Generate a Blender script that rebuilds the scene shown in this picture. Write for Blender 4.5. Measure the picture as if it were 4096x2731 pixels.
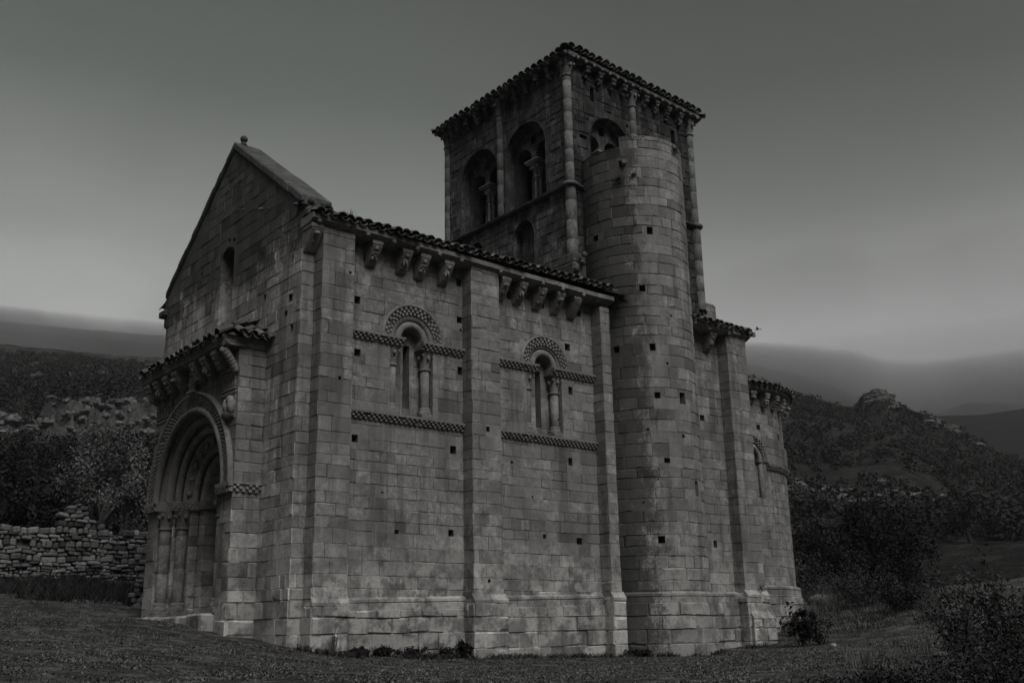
import bpy, math, random
import numpy as np
from math import sin, cos, pi, sqrt, radians as R
from mathutils import Vector, Matrix

S = bpy.context.scene
for o in list(bpy.data.objects):
    bpy.data.objects.remove(o, do_unlink=True)
COL = S.collection

# ------------------------------------------------------------------ camera
CAM = np.array((-10.31192, -19.89417, 0.02482))
YAW, PIT, ROL = R(50.58187), R(15.86021), R(-1.11486)
cd = bpy.data.cameras.new('camera'); cam = bpy.data.objects.new('camera', cd); COL.objects.link(cam)
fw = Vector((cos(YAW)*cos(PIT), sin(YAW)*cos(PIT), sin(PIT)))
r0 = Vector((sin(YAW), -cos(YAW), 0)); u0 = r0.cross(fw)
rt = cos(ROL)*r0 + sin(ROL)*u0; up = -sin(ROL)*r0 + cos(ROL)*u0
cam.matrix_world = Matrix(((rt.x, up.x, -fw.x, CAM[0]), (rt.y, up.y, -fw.y, CAM[1]), (rt.z, up.z, -fw.z, CAM[2]), (0, 0, 0, 1)))
cd.sensor_width = 36; cd.lens = 36.614; cd.clip_start = .1; cd.clip_end = 20000
S.camera = cam

# ------------------------------------------------------------------ world and sun
SUN_AZ, SUN_EL = R(-102), R(50)           # direction towards the sun, measured from +X
w = bpy.data.worlds.new('World'); S.world = w; w.use_nodes = True
nt = w.node_tree; nt.nodes.clear()
def N(t, ty, **kw):
    n = t.nodes.new(ty)
    for k, v in kw.items():
        if k in n.inputs: n.inputs[k].default_value = v
        else: setattr(n, k, v)
    return n
out = N(nt, 'ShaderNodeOutputWorld'); bg = N(nt, 'ShaderNodeBackground')
sky = N(nt, 'ShaderNodeTexSky', sky_type='NISHITA', sun_disc=False, sun_elevation=SUN_EL, sun_rotation=pi/2 - SUN_AZ)
bw = N(nt, 'ShaderNodeRGBToBW')
geo = N(nt, 'ShaderNodeTexCoord'); sep = N(nt, 'ShaderNodeSeparateXYZ')
nt.links.new(geo.outputs['Generated'], sep.inputs[0])
ramp = N(nt, 'ShaderNodeValToRGB')
nz = N(nt, 'ShaderNodeTexNoise', Scale=1.6, Detail=5.0, Roughness=.55)
mp = N(nt, 'ShaderNodeMapping'); mp.inputs['Scale'].default_value = (1, 1, 2.5)
nt.links.new(geo.outputs['Generated'], mp.inputs[0]); nt.links.new(mp.outputs[0], nz.inputs['Vector'])
ad = N(nt, 'ShaderNodeMath', operation='MULTIPLY_ADD'); ad.inputs[1].default_value = .10; 
nt.links.new(nz.outputs[0], ad.inputs[0]); nt.links.new(sep.outputs[2], ad.inputs[2])
sb = N(nt, 'ShaderNodeMath', operation='SUBTRACT'); sb.inputs[1].default_value = .05
nt.links.new(ad.outputs[0], sb.inputs[0]); nt.links.new(sb.outputs[0], ramp.inputs[0])
def stops(rp, lst):
    e = rp.color_ramp.elements
    while len(e) > 1: e.remove(e[-1])
    e[0].position, e[0].color = lst[0][0], (*lst[0][1], 1)
    for p, c in lst[1:]:
        x = e.new(p); x.color = (*c, 1)
# overcast sky seen through cloud: pale low band, a heavy dark layer, unseen bright overhead added to light walls and haze
stops(ramp, [(0.0, (3.6, 3.62, 3.6)), (.26, (2.75, 2.79, 2.75)), (.36, (1.25, 1.31, 1.26)), (.48, (.30, .37, .31)), (.66, (.06, .11, .07)), (.78, (3, 3.05, 3)), (1.0, (5.5, 5.5, 5.5))])
dt = N(nt, 'ShaderNodeVectorMath', operation='DOT_PRODUCT'); dt.inputs[1].default_value = (cos(YAW-.1), sin(YAW-.1), 0); nt.links.new(geo.outputs['Generated'], dt.inputs[0])
mr = N(nt, 'ShaderNodeMapRange'); mr.interpolation_type = 'SMOOTHSTEP'
for i_, v_ in zip((1, 2, 3, 4), (-.5, .45, .30, 1.)): mr.inputs[i_].default_value = v_
nt.links.new(dt.outputs['Value'], mr.inputs[0])  # dims the unseen low sky behind the camera to deepen shade in recesses
zf = N(nt, 'ShaderNodeMapRange'); zf.interpolation_type = 'SMOOTHSTEP'       # overhead the sky is the same on all sides
for i_, v_ in zip((1, 2, 3, 4), (.62, .85, 0., 1.)): zf.inputs[i_].default_value = v_
nt.links.new(sep.outputs[2], zf.inputs[0])
fmx = N(nt, 'ShaderNodeMath', operation='MAXIMUM'); nt.links.new(mr.outputs[0], fmx.inputs[0]); nt.links.new(zf.outputs[0], fmx.inputs[1])
nz2 = N(nt, 'ShaderNodeTexNoise', Scale=2.3, Detail=4.0, Roughness=.55); nt.links.new(mp.outputs[0], nz2.inputs['Vector'])
cl_ = N(nt, 'ShaderNodeMapRange'); nt.links.new(nz2.outputs[0], cl_.inputs[0])
for i_, v_ in zip((1, 2, 3, 4), (.3, .7, .88, 1.12)): cl_.inputs[i_].default_value = v_
dk = N(nt, 'ShaderNodeVectorMath', operation='DOT_PRODUCT'); dk.inputs[1].default_value = (cos(R(24))*cos(R(38)), sin(R(24))*cos(R(38)), sin(R(38))); nt.links.new(geo.outputs['Generated'], dk.inputs[0])
dm = N(nt, 'ShaderNodeMapRange'); dm.interpolation_type = 'SMOOTHSTEP'; nt.links.new(dk.outputs['Value'], dm.inputs[0])      # a darker bank of cloud to the east
for i_, v_ in zip((1, 2, 3, 4), (.86, 1., 1.0, .3)): dm.inputs[i_].default_value = v_
fm3 = N(nt, 'ShaderNodeMath', operation='MULTIPLY'); nt.links.new(cl_.outputs[0], fm3.inputs[0]); nt.links.new(dm.outputs[0], fm3.inputs[1])
fm2 = N(nt, 'ShaderNodeMath', operation='MULTIPLY'); nt.links.new(fmx.outputs[0], fm2.inputs[0]); nt.links.new(fm3.outputs[0], fm2.inputs[1])
vs = N(nt, 'ShaderNodeVectorMath', operation='SCALE'); nt.links.new(ramp.outputs[0], vs.inputs[0]); nt.links.new(fm2.outputs[0], vs.inputs['Scale'])
mx = N(nt, 'ShaderNodeMix', data_type='RGBA'); mx.inputs[0].default_value = .95
nt.links.new(sky.outputs[0], bw.inputs[0]); nt.links.new(bw.outputs[0], mx.inputs[6]); nt.links.new(vs.outputs[0], mx.inputs[7])
nt.links.new(mx.outputs[2], bg.inputs[0]); bg.inputs[1].default_value = .1
nt.links.new(bg.outputs[0], out.inputs[0])
sl = bpy.data.lights.new('sun', 'SUN'); so = bpy.data.objects.new('sun', sl); COL.objects.link(so)
sl.energy = 1.35; sl.angle = R(35); sl.color = (1, .99, .97)
sv = Vector((cos(SUN_EL)*cos(SUN_AZ), cos(SUN_EL)*sin(SUN_AZ), sin(SUN_EL)))
so.rotation_euler = sv.to_track_quat('Z', 'Y').to_euler()
S.view_settings.view_transform = 'Standard'; S.view_settings.look = 'None'
S.view_settings.exposure = .85; S.view_settings.gamma = 1
S.cycles.max_bounces = 12; S.cycles.diffuse_bounces = 3; S.cycles.volume_bounces = 12
S.cycles.use_denoising = True

# ------------------------------------------------------------------ object helpers
def tag(o, label=None, cat=None, group=None, kind=None):
    for k, v in (('label', label), ('category', cat), ('group', group), ('kind', kind)):
        if v: o[k] = v
    return o
def empty(name, loc=(0, 0, 0)):
    o = bpy.data.objects.new(name, None); COL.objects.link(o); o.location = loc; o.empty_display_size = .2
    return o
BV = Vector
class MB:
    """collects faces; build() links them as one mesh object"""
    def __init__(s): s.v = []; s.f = []; s.t = []; s.sm = []
    def poly(s, pts, t=1., sm=False):
        n = len(s.v); s.v += [tuple(p) for p in pts]; s.f.append(tuple(range(n, n+len(pts)))); s.t.append(t); s.sm.append(sm)
    def grid(s, rows, t=1., sm=True, close=False):
        n = len(s.v); m = len(rows[0])
        for r_ in rows: s.v += [tuple(p) for p in r_]
        for i in range(len(rows)-1):
            tt = t[i] if isinstance(t, (list, tuple)) else t
            for j in range(m if close else m-1):
                k = (j+1) % m
                s.f.append((n+i*m+j, n+i*m+k, n+(i+1)*m+k, n+(i+1)*m+j)); s.t.append(tt); s.sm.append(sm)
    def box(s, a, b, t=1., bev=0., fm=None):
        """axis box in (u,z,w) of fm or xyz, corners softened by bev"""
        f = fm or (lambda x, y, z: (x, y, z))
        (x0, y0, z0), (x1, y1, z1) = a, b
        if not bev:
            c = [f(x, y, z) for x in (x0, x1) for y in (y0, y1) for z in (z0, z1)]
            for q in ((0, 1, 3, 2), (4, 6, 7, 5), (0, 4, 5, 1), (2, 3, 7, 6), (0, 2, 6, 4), (1, 5, 7, 3)): s.poly([c[i] for i in q], t)
            return
        n = len(s.v); d = bev; P = []
        for x, sx in ((x0, 1), (x1, -1)):
            for y, sy in ((y0, 1), (y1, -1)):
                for z, sz in ((z0, 1), (z1, -1)):
                    P += [f(x, y+sy*d, z+sz*d), f(x+sx*d, y, z+sz*d), f(x+sx*d, y+sy*d, z)]
        s.v += P
        C = lambda i, k: n+i*3+k
        F = []
        for k, q in ((0, (0, 1, 3, 2)), (0, (4, 6, 7, 5)), (1, (0, 4, 5, 1)), (1, (2, 3, 7, 6)), (2, (0, 2, 6, 4)), (2, (1, 5, 7, 3))):
            F.append([C(i, k) for i in q])
        for i, j, k in ((0, 1, 2), (2, 3, 2), (4, 5, 2), (6, 7, 2), (0, 2, 1), (1, 3, 1), (4, 6, 1), (5, 7, 1), (0, 4, 0), (1, 5, 0), (2, 6, 0), (3, 7, 0)):
            a_, b_ = [z for z in (0, 1, 2) if z != k]
            F.append([C(i, a_), C(i, b_), C(j, b_), C(j, a_)])
        for i in range(8): F.append([C(i, 0), C(i, 1), C(i, 2)])
        for q in F: s.f.append(tuple(q)); s.t.append(t); s.sm.append(False)
    def ball(s, c, r, t=1., nu=10, nv=7, jit=0., rg=None):
        rr = r if isinstance(r, (tuple, list)) else (r, r, r); rows = []
        for i in range(nv+1):
            a = -pi/2+pi*i/nv; row = []
            for j in range(nu):
                b = 2*pi*j/nu; q = 1+(rg.uniform(-jit, jit) if jit and 0 < i < nv else 0)
                row.append((c[0]+rr[0]*q*cos(a)*cos(b), c[1]+rr[1]*q*cos(a)*sin(b), c[2]+rr[2]*q*sin(a)))
            rows.append(row)
        s.grid(rows, t, True, True)
    def tube(s, pts, rad, n=7, t=1.):
        rows = []; P = [BV(p) for p in pts]
        for i, p in enumerate(P):
            d = (P[min(i+1, len(P)-1)]-P[max(i-1, 0)]).normalized()
            a = d.orthogonal().normalized(); b = d.cross(a); r_ = rad[i] if isinstance(rad, (list, tuple)) else rad
            if i and False: pass
            rows.append([p+r_*(cos(2*pi*j/n)*a+sin(2*pi*j/n)*b) for j in range(n)])
        for i in range(1, len(rows)):           # keep the rings from twisting
            best = min(range(n), key=lambda k: (rows[i][k]-rows[i-1][0]).length)
            rows[i] = rows[i][best:]+rows[i][:best]
            if (rows[i][1]-rows[i-1][1]).length > (rows[i][-1]-rows[i-1][1]).length: rows[i] = [rows[i][0]]+rows[i][:0:-1]
        s.grid(rows, t, True, True)
        s.poly(rows[-1], t); s.poly(rows[0][::-1], t)
    def lathe(s, c, prof, n=18, t=1., sm=True, a0=0., a1=2*pi):
        full = abs(a1-a0-2*pi) < 1e-6; rows = []
        for r_, z in prof:
            rows.append([(c[0]+r_*cos(a0+(a1-a0)*j/n), c[1]+r_*sin(a0+(a1-a0)*j/n), c[2]+z) for j in range(n if full else n+1)])
        s.grid(rows, t, sm, full)
    def build(s, name, mat, parent=None, angle=40):
        me = bpy.data.meshes.new(name); me.from_pydata(s.v, [], s.f); me.materials.append(mat)
        ca = me.color_attributes.new('tone', 'FLOAT_COLOR', 'CORNER')
        cnt = np.array([len(f) for f in s.f]); col = np.repeat(np.array(s.t, dtype=np.float32), cnt)
        buf = np.ones((len(col), 4), np.float32); buf[:, :3] = col[:, None]; ca.data.foreach_set('color', buf.ravel())
        me.polygons.foreach_set('use_smooth', np.array(s.sm, dtype=bool)); me.update()
        o = bpy.data.objects.new(name, me); COL.objects.link(o)
        if parent: o.parent = parent
        return o
def npmesh(name, V, F, tone, mat, smooth=False):
    """V (n,3) F (m,k) numpy, tone per face"""
    me = bpy.data.meshes.new(name); k = F.shape[1]
    me.vertices.add(len(V)); me.vertices.foreach_set('co', V.astype(np.float32).ravel())
    me.loops.add(F.size); me.loops.foreach_set('vertex_index', F.astype(np.int32).ravel())
    me.polygons.add(len(F)); me.polygons.foreach_set('loop_start', np.arange(0, F.size, k, dtype=np.int32))
    me.polygons.foreach_set('loop_total', np.full(len(F), k, np.int32))
    me.polygons.foreach_set('use_smooth', np.full(len(F), smooth, bool))
    me.update(calc_edges=True); me.materials.append(mat)
    if tone is not None:
        ca = me.color_attributes.new('tone', 'FLOAT_COLOR', 'CORNER')
        buf = np.ones((F.size, 4), np.float32); buf[:, :3] = np.repeat(tone, k)[:, None]; ca.data.foreach_set('color', buf.ravel())
    o = bpy.data.objects.new(name, me); COL.objects.link(o)
    return o

# ------------------------------------------------------------------ materials
def mat_new(name):
    m = bpy.data.materials.new(name); m.use_nodes = True; t = m.node_tree; t.nodes.clear()
    o = N(t, 'ShaderNodeOutputMaterial'); b = N(t, 'ShaderNodeBsdfPrincipled'); t.links.new(b.outputs[0], o.inputs[0])
    return m, t, b
def mth(t, op, a, b=None, c=None, clamp=False):
    n = N(t, 'ShaderNodeMath', operation=op); n.use_clamp = clamp
    for i, v in enumerate((a, b, c)):
        if v is None: continue
        if isinstance(v, (int, float)): n.inputs[i].default_value = v
        else: t.links.new(v, n.inputs[i])
    return n.outputs[0]
def mrange(t, v, a, b, c=0., d=1., smooth=True):
    n = N(t, 'ShaderNodeMapRange'); n.interpolation_type = 'SMOOTHSTEP' if smooth else 'LINEAR'
    t.links.new(v, n.inputs[0])
    for i, x in zip((1, 2, 3, 4), (a, b, c, d)): n.inputs[i].default_value = x
    return n.outputs[0]
def noise(t, vec, scale, det=6., rough=.6, sc=(1, 1, 1), off=(0, 0, 0)):
    m = N(t, 'ShaderNodeMapping'); m.inputs['Scale'].default_value = sc; m.inputs['Location'].default_value = off
    t.links.new(vec, m.inputs[0])
    n = N(t, 'ShaderNodeTexNoise', Scale=scale, Detail=det, Roughness=rough); t.links.new(m.outputs[0], n.inputs['Vector'])
    return n.outputs[0]
def mixc(t, f, a, b, mode='MIX'):
    n = N(t, 'ShaderNodeMix', data_type='RGBA', blend_type=mode)
    for i, v in ((0, f), (6, a), (7, b)):
        if isinstance(v, (int, float)): n.inputs[i].default_value = v
        elif isinstance(v, tuple): n.inputs[i].default_value = (*v, 1)
        else: t.links.new(v, n.inputs[i])
    return n.outputs[2]
def g3(v, tint=0.): return (v*(1+tint), v, v*(1-tint))

def stone(name, base=.27, dark=.13, pale=.36, lichen=.05, lich_w=.5, lich_z=None, lich_x=None, pale_z=True, streak=.6, pits=.5, rough_b=.5, tint=.03):
    m, t, b = mat_new(name); L = t.links
    tc = N(t, 'ShaderNodeTexCoord').outputs['Object']
    at = N(t, 'ShaderNodeVertexColor'); at.layer_name = 'tone'
    sp = N(t, 'ShaderNodeSeparateXYZ'); L.new(tc, sp.inputs[0])
    n_big = noise(t, tc, .55, 5, .6); n_mid = noise(t, tc, 2.6, 8, .65); n_fine = noise(t, tc, 26, 6, .7); n_grain = noise(t, tc, 110, 3, .6)
    n_str = noise(t, tc, 1.0, 5, .6, (2.6, 2.6, .22), (3.1, 1.7, 0))
    c = mixc(t, mrange(t, n_mid, .33, .68), g3(base*.70, tint), g3(base*1.2, tint))
    gr = mrange(t, noise(t, tc, 9, 7, .75, off=(6, 3, 8)), .34, .66, .70, 1.26)
    gv = N(t, 'ShaderNodeVectorMath', operation='SCALE'); L.new(c, gv.inputs[0]); L.new(gr, gv.inputs['Scale']); c = gv.outputs[0]
    c = mixc(t, mrange(t, n_big, .40, .60, 0, .7), c, g3(base*.66, tint))
    # run-off streaks under ledges
    st = mth(t, 'MULTIPLY', mrange(t, n_str, .47, .66), streak)
    c = mixc(t, st, c, g3(dark*1.05, tint))
    if pale_z:                                  # flaked pale patches of newer surface near the foot of the wall
        pz = mrange(t, sp.outputs[2], 2.6, .9)
        pm = mth(t, 'MULTIPLY', pz, mrange(t, noise(t, tc, 1.5, 9, .68, off=(9, 4, 2)), .44, .56))
        c = mixc(t, mth(t, 'MULTIPLY', pm, mth(t, 'MULTIPLY', gr, .85)), c, g3(pale, tint))
        pm2 = mrange(t, noise(t, tc, 1.1, 9, .7, off=(2, 8, 5)), .62, .66, 0, .6)
        c = mixc(t, pm2, c, g3(pale*.86, tint))
    pv_ = N(t, 'ShaderNodeTexVoronoi', Scale=13.); pm_ = N(t, 'ShaderNodeMapping'); pm_.inputs['Scale'].default_value = (1, 1, .75); L.new(tc, pm_.inputs[0]); L.new(pm_.outputs[0], pv_.inputs['Vector'])
    pk = mth(t, 'MULTIPLY', mrange(t, pv_.outputs['Distance'], .30, .16), mrange(t, noise(t, tc, .9, 5, .65, off=(11, 3, 6)), .54, .62))
    pk = mth(t, 'MULTIPLY', pk, mrange(t, noise(t, tc, 5, 4, .6, off=(1, 13, 6)), .45, .6))
    c = mixc(t, mth(t, 'MULTIPLY', pk, .8), c, g3(dark*.45, tint))
    # lichen crust
    lw = mth(t, 'ADD', mth(t, 'MULTIPLY', n_fine, .45), mth(t, 'MULTIPLY', noise(t, tc, 3.2, 8, .7, (1, 1, .55), (5, 5, 5)), .55))
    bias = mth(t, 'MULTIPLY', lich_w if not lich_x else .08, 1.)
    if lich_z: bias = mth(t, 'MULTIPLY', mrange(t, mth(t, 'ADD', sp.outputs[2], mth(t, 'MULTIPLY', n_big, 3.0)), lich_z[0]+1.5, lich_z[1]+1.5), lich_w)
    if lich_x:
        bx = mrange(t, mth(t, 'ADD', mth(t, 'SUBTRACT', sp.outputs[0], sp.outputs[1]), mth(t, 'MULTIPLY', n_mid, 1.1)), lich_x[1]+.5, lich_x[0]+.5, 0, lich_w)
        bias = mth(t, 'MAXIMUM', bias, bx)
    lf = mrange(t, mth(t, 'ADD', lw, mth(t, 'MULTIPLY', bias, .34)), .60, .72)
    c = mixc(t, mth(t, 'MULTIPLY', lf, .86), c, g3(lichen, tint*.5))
    sp2 = mrange(t, noise(t, tc, 15, 4, .6, off=(7, 1, 3)), .70, .76, 0, .45)   # small pale lichen spots
    c = mixc(t, sp2, c, g3(base*1.35, tint*.4))
    c = mixc(t, 1., c, at.outputs[0], 'MULTIPLY')
    L.new(c, b.inputs['Base Color']); b.inputs['Roughness'].default_value = .95
    b.inputs['Specular IOR Level'].default_value = .15
    vo = N(t, 'ShaderNodeTexVoronoi', Scale=7.5); L.new(tc, vo.inputs['Vector'])
    pit = mth(t, 'MULTIPLY', mrange(t, vo.outputs['Distance'], .03, .16), mrange(t, noise(t, tc, 1.3, 4, .6, off=(1, 2, 9)), .60, .5, 0, 1))
    pit = mrange(t, vo.outputs['Distance'], .02, .13)
    pit = mth(t, 'MAXIMUM', pit, mrange(t, n_big, .56, .50))
    h = mth(t, 'ADD', mth(t, 'MULTIPLY', n_fine, 1.0), mth(t, 'ADD', mth(t, 'MULTIPLY', n_grain, .35), mth(t, 'MULTIPLY', n_mid, .8)))
    h = mth(t, 'ADD', h, mth(t, 'MULTIPLY', pit, pits))
    bm = N(t, 'ShaderNodeBump', Strength=rough_b, Distance=.03); L.new(h, bm.inputs['Height']); L.new(bm.outputs[0], b.inputs['Normal'])
    return m
def simple(name, col, var=.3, scale=3., rough=.9, bump=.4, dist=.02, tint=0., trans=0.):
    m, t, b = mat_new(name); L = t.links
    tc = N(t, 'ShaderNodeTexCoord').outputs['Object']
    at = N(t, 'ShaderNodeVertexColor'); at.layer_name = 'tone'
    n1 = noise(t, tc, scale, 8, .65)
    c = mixc(t, mrange(t, n1, .3, .7), g3(col*(1-var), tint), g3(col*(1+var), tint))
    c = mixc(t, 1., c, at.outputs[0], 'MULTIPLY')
    L.new(c, b.inputs['Base Color']); b.inputs['Roughness'].default_value = rough
    b.inputs['Specular IOR Level'].default_value = .2
    if bump:
        bm = N(t, 'ShaderNodeBump', Strength=bump, Distance=dist); L.new(n1, bm.inputs['Height']); L.new(bm.outputs[0], b.inputs['Normal'])
    return m
M_WALL = stone('ashlar_stone', base=.22, dark=.08, pale=.37, lich_w=.16, lich_z=(7.0, 9.2), streak=.75)
M_FAC = stone('facade_stone', base=.33, dark=.10, pale=.38, lich_w=.88, lich_z=(7.2, 9.8), streak=.8)
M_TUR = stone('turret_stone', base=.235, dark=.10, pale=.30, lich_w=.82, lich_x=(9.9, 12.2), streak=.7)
M_TOW = stone('tower_rubble', base=.20, dark=.08, pale=.2, lichen=.04, lich_w=.55, pale_z=False, streak=.6, pits=1.2, rough_b=1., tint=0)
M_TRIM = stone('carved_stone', base=.215, dark=.10, pale=.25, lich_w=.25, pale_z=False, streak=.4, pits=.3, rough_b=.35)
M_TTRIM = stone('tower_column_stone', base=.19, dark=.09, pale=.24, lich_w=.3, pale_z=False, streak=.35, pits=.3, rough_b=.4, tint=0)
M_TILE = simple('old_clay_tile', .085, .55, 5., .9, .7, .02, .04)
M_COPE = stone('coping_stone', base=.14, dark=.08, pale=.2, lich_w=.6, pale_z=False, streak=.2, pits=.6, rough_b=.9, tint=0)
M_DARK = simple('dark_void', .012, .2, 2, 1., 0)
M_WOOD = simple('dark_wood', .03, .3, 4, .8, .3)
M_RUIN = stone('fieldstone', base=.17, dark=.07, pale=.2, lich_w=.25, pale_z=False, streak=.2, pits=.6, rough_b=.9, tint=0)
M_LEAFD = simple('dark_foliage', .010, .35, .8, .75, 0)
M_LEAFM = simple('mid_foliage', .035, .35, .8, .7, 0)
M_LEAFP = simple('pale_foliage', .085, .35, .8, .65, 0)
M_BARK = simple('bark', .05, .4, 6, .95, .8)
M_DRY = simple('dry_grass_stalk', .07, .35, 1.5, .9, 0)
M_ROCK = simple('pale_rock', .2, .4, 2.5, .95, .9, .05)

# ------------------------------------------------------------------ masonry
def fm_south(y=0.): return lambda u, z, w: (u, y-w, z)            # u = X, outward is -Y
def fm_north(y): return lambda u, z, w: (u, y+w, z)
def fm_west(x=0.): return lambda u, z, w: (x-w, u, z)             # u = Y, outward is -X
def fm_east(x): return lambda u, z, w: (x+w, u, z)
def fm_cyl(c, r):                                                  # u = angle*r
    return lambda u, z, w: (c[0]+(r+w)*cos(u/r), c[1]+(r+w)*sin(u/r), z)
def fm_seg(p, q):                                                  # u runs p->q, outward to the right of travel
    d = BV((q[0]-p[0], q[1]-p[1])); l = d.length; d /= l; n = BV((d.y, -d.x))
    return (lambda u, z, w: (p[0]+d.x*u+n.x*w, p[1]+d.y*u+n.y*w, z)), l
def mk_courses(z0, z1, seed, lo=.22, hi=.335):
    rg = random.Random(seed); z = z0; c = [z]
    while z < z1:
        z += rg.uniform(lo, hi)*(1.1 if z < .9 else 1.); c.append(z)
    return c
NAVE_C = mk_courses(-1.2, 14, 5)
TUR_C = mk_courses(-1.2, 15, 9, .25, .36)
TOW_C = mk_courses(9, 18, 12, .18, .36)
def subtract(rects, e):
    o = []
    for a, b, c, d in rects:
        if e[0] >= b or e[1] <= a or e[2] >= d or e[3] <= c: o.append((a, b, c, d)); continue
        if e[2] > c: o.append((a, b, c, e[2]))
        if e[3] < d: o.append((a, b, e[3], d))
        m0, m1 = max(c, e[2]), min(d, e[3])
        if e[0] > a: o.append((a, e[0], m0, m1))
        if e[1] < b: o.append((e[1], b, m0, m1))
    return o
def arch_rects(cx, zs, r, zb, n=16):
    o = [(cx-r, cx+r, zb, zs)]
    for i in range(n):
        a, b = r*i/n, r*(i+1)/n; h = sqrt(max(0, r*r-((a+b)/2)**2)); o.append((cx-h, cx+h, zs+a, zs+b))
    return o
def hdim(u, z, s):
    f = abs(sin(u*12.9+z*78.2)*437.58) % 1; g = abs(sin(u*39.3+z*11.1)*713.3) % 1
    return s*(.40+.18*f), s*(.40+.24*g)
def hole(u, z, s=.17): a, b = hdim(u, z, s); return (u-a, u+a, z-b, z+b)
def ashlar(mb, fm, u0, u1, z0, z1, excl=(), seed=1, courses=None, wlo=.26, whi=.66, segw=99., bev=.009, out_=.010, var=.12, back=-.010, edge=0., tm=1.):
    """lays coursed blocks on a surface: every block a bevelled face standing a little proud or shy of its neighbours"""
    rg = random.Random(seed); cs = courses or NAVE_C
    for i in range(len(cs)-1):
        a, b = max(z0, cs[i]), min(z1, cs[i+1])
        if b-a < .015: continue
        u = u0; first = True
        while u < u1-1e-6:
            wd = rg.uniform(wlo, whi)
            if first and i % 2: wd *= .55
            first = False
            v = u+wd
            if u1-v < .2: v = u1
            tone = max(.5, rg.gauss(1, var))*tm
            if rg.random() < .05: tone *= .78
            if rg.random() < .04: tone *= 1.22
            rc = [(u, v, a, b)]
            for e in excl: rc = subtract(rc, e)
            if rc == [(u, v, a, b)]:
                wr = rg.uniform(0, out_) if a > .9 else rg.uniform(0, out_*2.2)
                bv = bev*rg.choice((.5, .8, 1., 1.3, 1.9))*(1.5 if a < .5 else 1); jt = tone*rg.choice((.8, .95, 1.05, 1.35))
                n = max(1, int(math.ceil((v-u)/segw)))
                J = lambda: rg.uniform(.3, 1.6)*bv*(3.2 if rg.random() < .05 else 1)
                us = [u+(v-u)*k/n for k in range(n+1)]
                ui = us[:]; ui[0] += J(); ui[-1] -= J()
                zl = [a+J() for _ in us]; zh = [b-J() for _ in us]
                tl = rg.uniform(-.007, .007); wt = [wr+tl*(2*k/n-1)+rg.uniform(-.003, .003) for k in range(n+1)]
                lo_ = [fm(x, a, back) for x in us]; li = [fm(x, z, q) for x, z, q in zip(ui, zl, wt)]
                hi_ = [fm(x, z, q) for x, z, q in zip(ui, zh, wt)]; ho = [fm(x, b, back) for x in us]
                for k in range(n):
                    mb.poly((lo_[k], lo_[k+1], li[k+1], li[k]), jt)
                    mb.poly((li[k], li[k+1], hi_[k+1], hi_[k]), tone)
                    mb.poly((hi_[k], hi_[k+1], ho[k+1], ho[k]), jt)
                mb.poly((lo_[0], li[0], hi_[0], ho[0]), jt); mb.poly((lo_[-1], ho[-1], hi_[-1], li[-1]), jt)
            else:
                for p in rc:
                    n = max(1, int(math.ceil((p[1]-p[0])/segw)))
                    for k in range(n):
                        x0, x1 = p[0]+(p[1]-p[0])*k/n, p[0]+(p[1]-p[0])*(k+1)/n
                        mb.poly((fm(x0, p[2], 0), fm(x1, p[2], 0), fm(x1, p[3], 0), fm(x0, p[3], 0)), tone)
            u = v
def reveal(mb, fm, pts, w0, w1, t=1., back=False, closed=False):
    n = len(pts)
    for i in range(n if closed else n-1):
        (a, b), (c, d) = pts[i], pts[(i+1) % n]
        mb.poly((fm(a, b, w0), fm(c, d, w0), fm(c, d, w1), fm(a, b, w1)), t)
    if back: mb.poly([fm(a, b, w1) for a, b in pts], t)
def arch_pts(cx, zs, r, zb, n=16):
    return [(cx-r, zb)]+[(cx-r*cos(pi*i/n), zs+r*sin(pi*i/n)) for i in range(n+1)]+[(cx+r, zb)]
def putlog(mb, fm, u, z, s=.17, d=.35):
    a, b = hdim(u, z, s); reveal(mb, fm, [(u-a, z-b), (u+a, z-b), (u+a, z+b), (u-a, z+b)], 0, -d, .6, True, True)
def arch_sweep(mb, fm, cx, zs, prof, n=32, a0=0., a1=pi, seed=0, nv=0, sm=True, var=.06):
    rg = random.Random(seed); rows = []; tones = []; tv = 1.
    for i in range(n+1):
        a = a0+(a1-a0)*i/n
        rows.append([fm(cx-r*cos(a), zs+r*sin(a), w_) for r, w_ in prof])
        if nv and i % max(1, n//nv) == 0: tv = rg.gauss(1, var)
        tones.append(tv)
    mb.grid(rows, tones, sm)
def circ(r, w_, rad, n=9, a0=0., a1=2*pi): return [(r+rad*cos(a0+(a1-a0)*i/n), w_+rad*sin(a0+(a1-a0)*i/n)) for i in range(n+1)]
def rope(mb, fm, cx, zs, r, w_, rad, turns, a0=0., a1=pi, n=220):
    rows = []
    for i in range(n+1):
        a = a0+(a1-a0)*i/n; row = []
        for j in range(12):
            b = 2*pi*j/12; q = rad*(1+.17*sin(b*1+turns*2*pi*i/n)) if True else rad
            q = rad*(.86+.20*abs(sin(b*.5+turns*pi*i/n)))
            row.append(fm(cx-(r+q*cos(b))*cos(a), zs+(r+q*cos(b))*sin(a), w_+q*sin(b)))
        rows.append(row)
    mb.grid(rows, 1., True, True)
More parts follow.
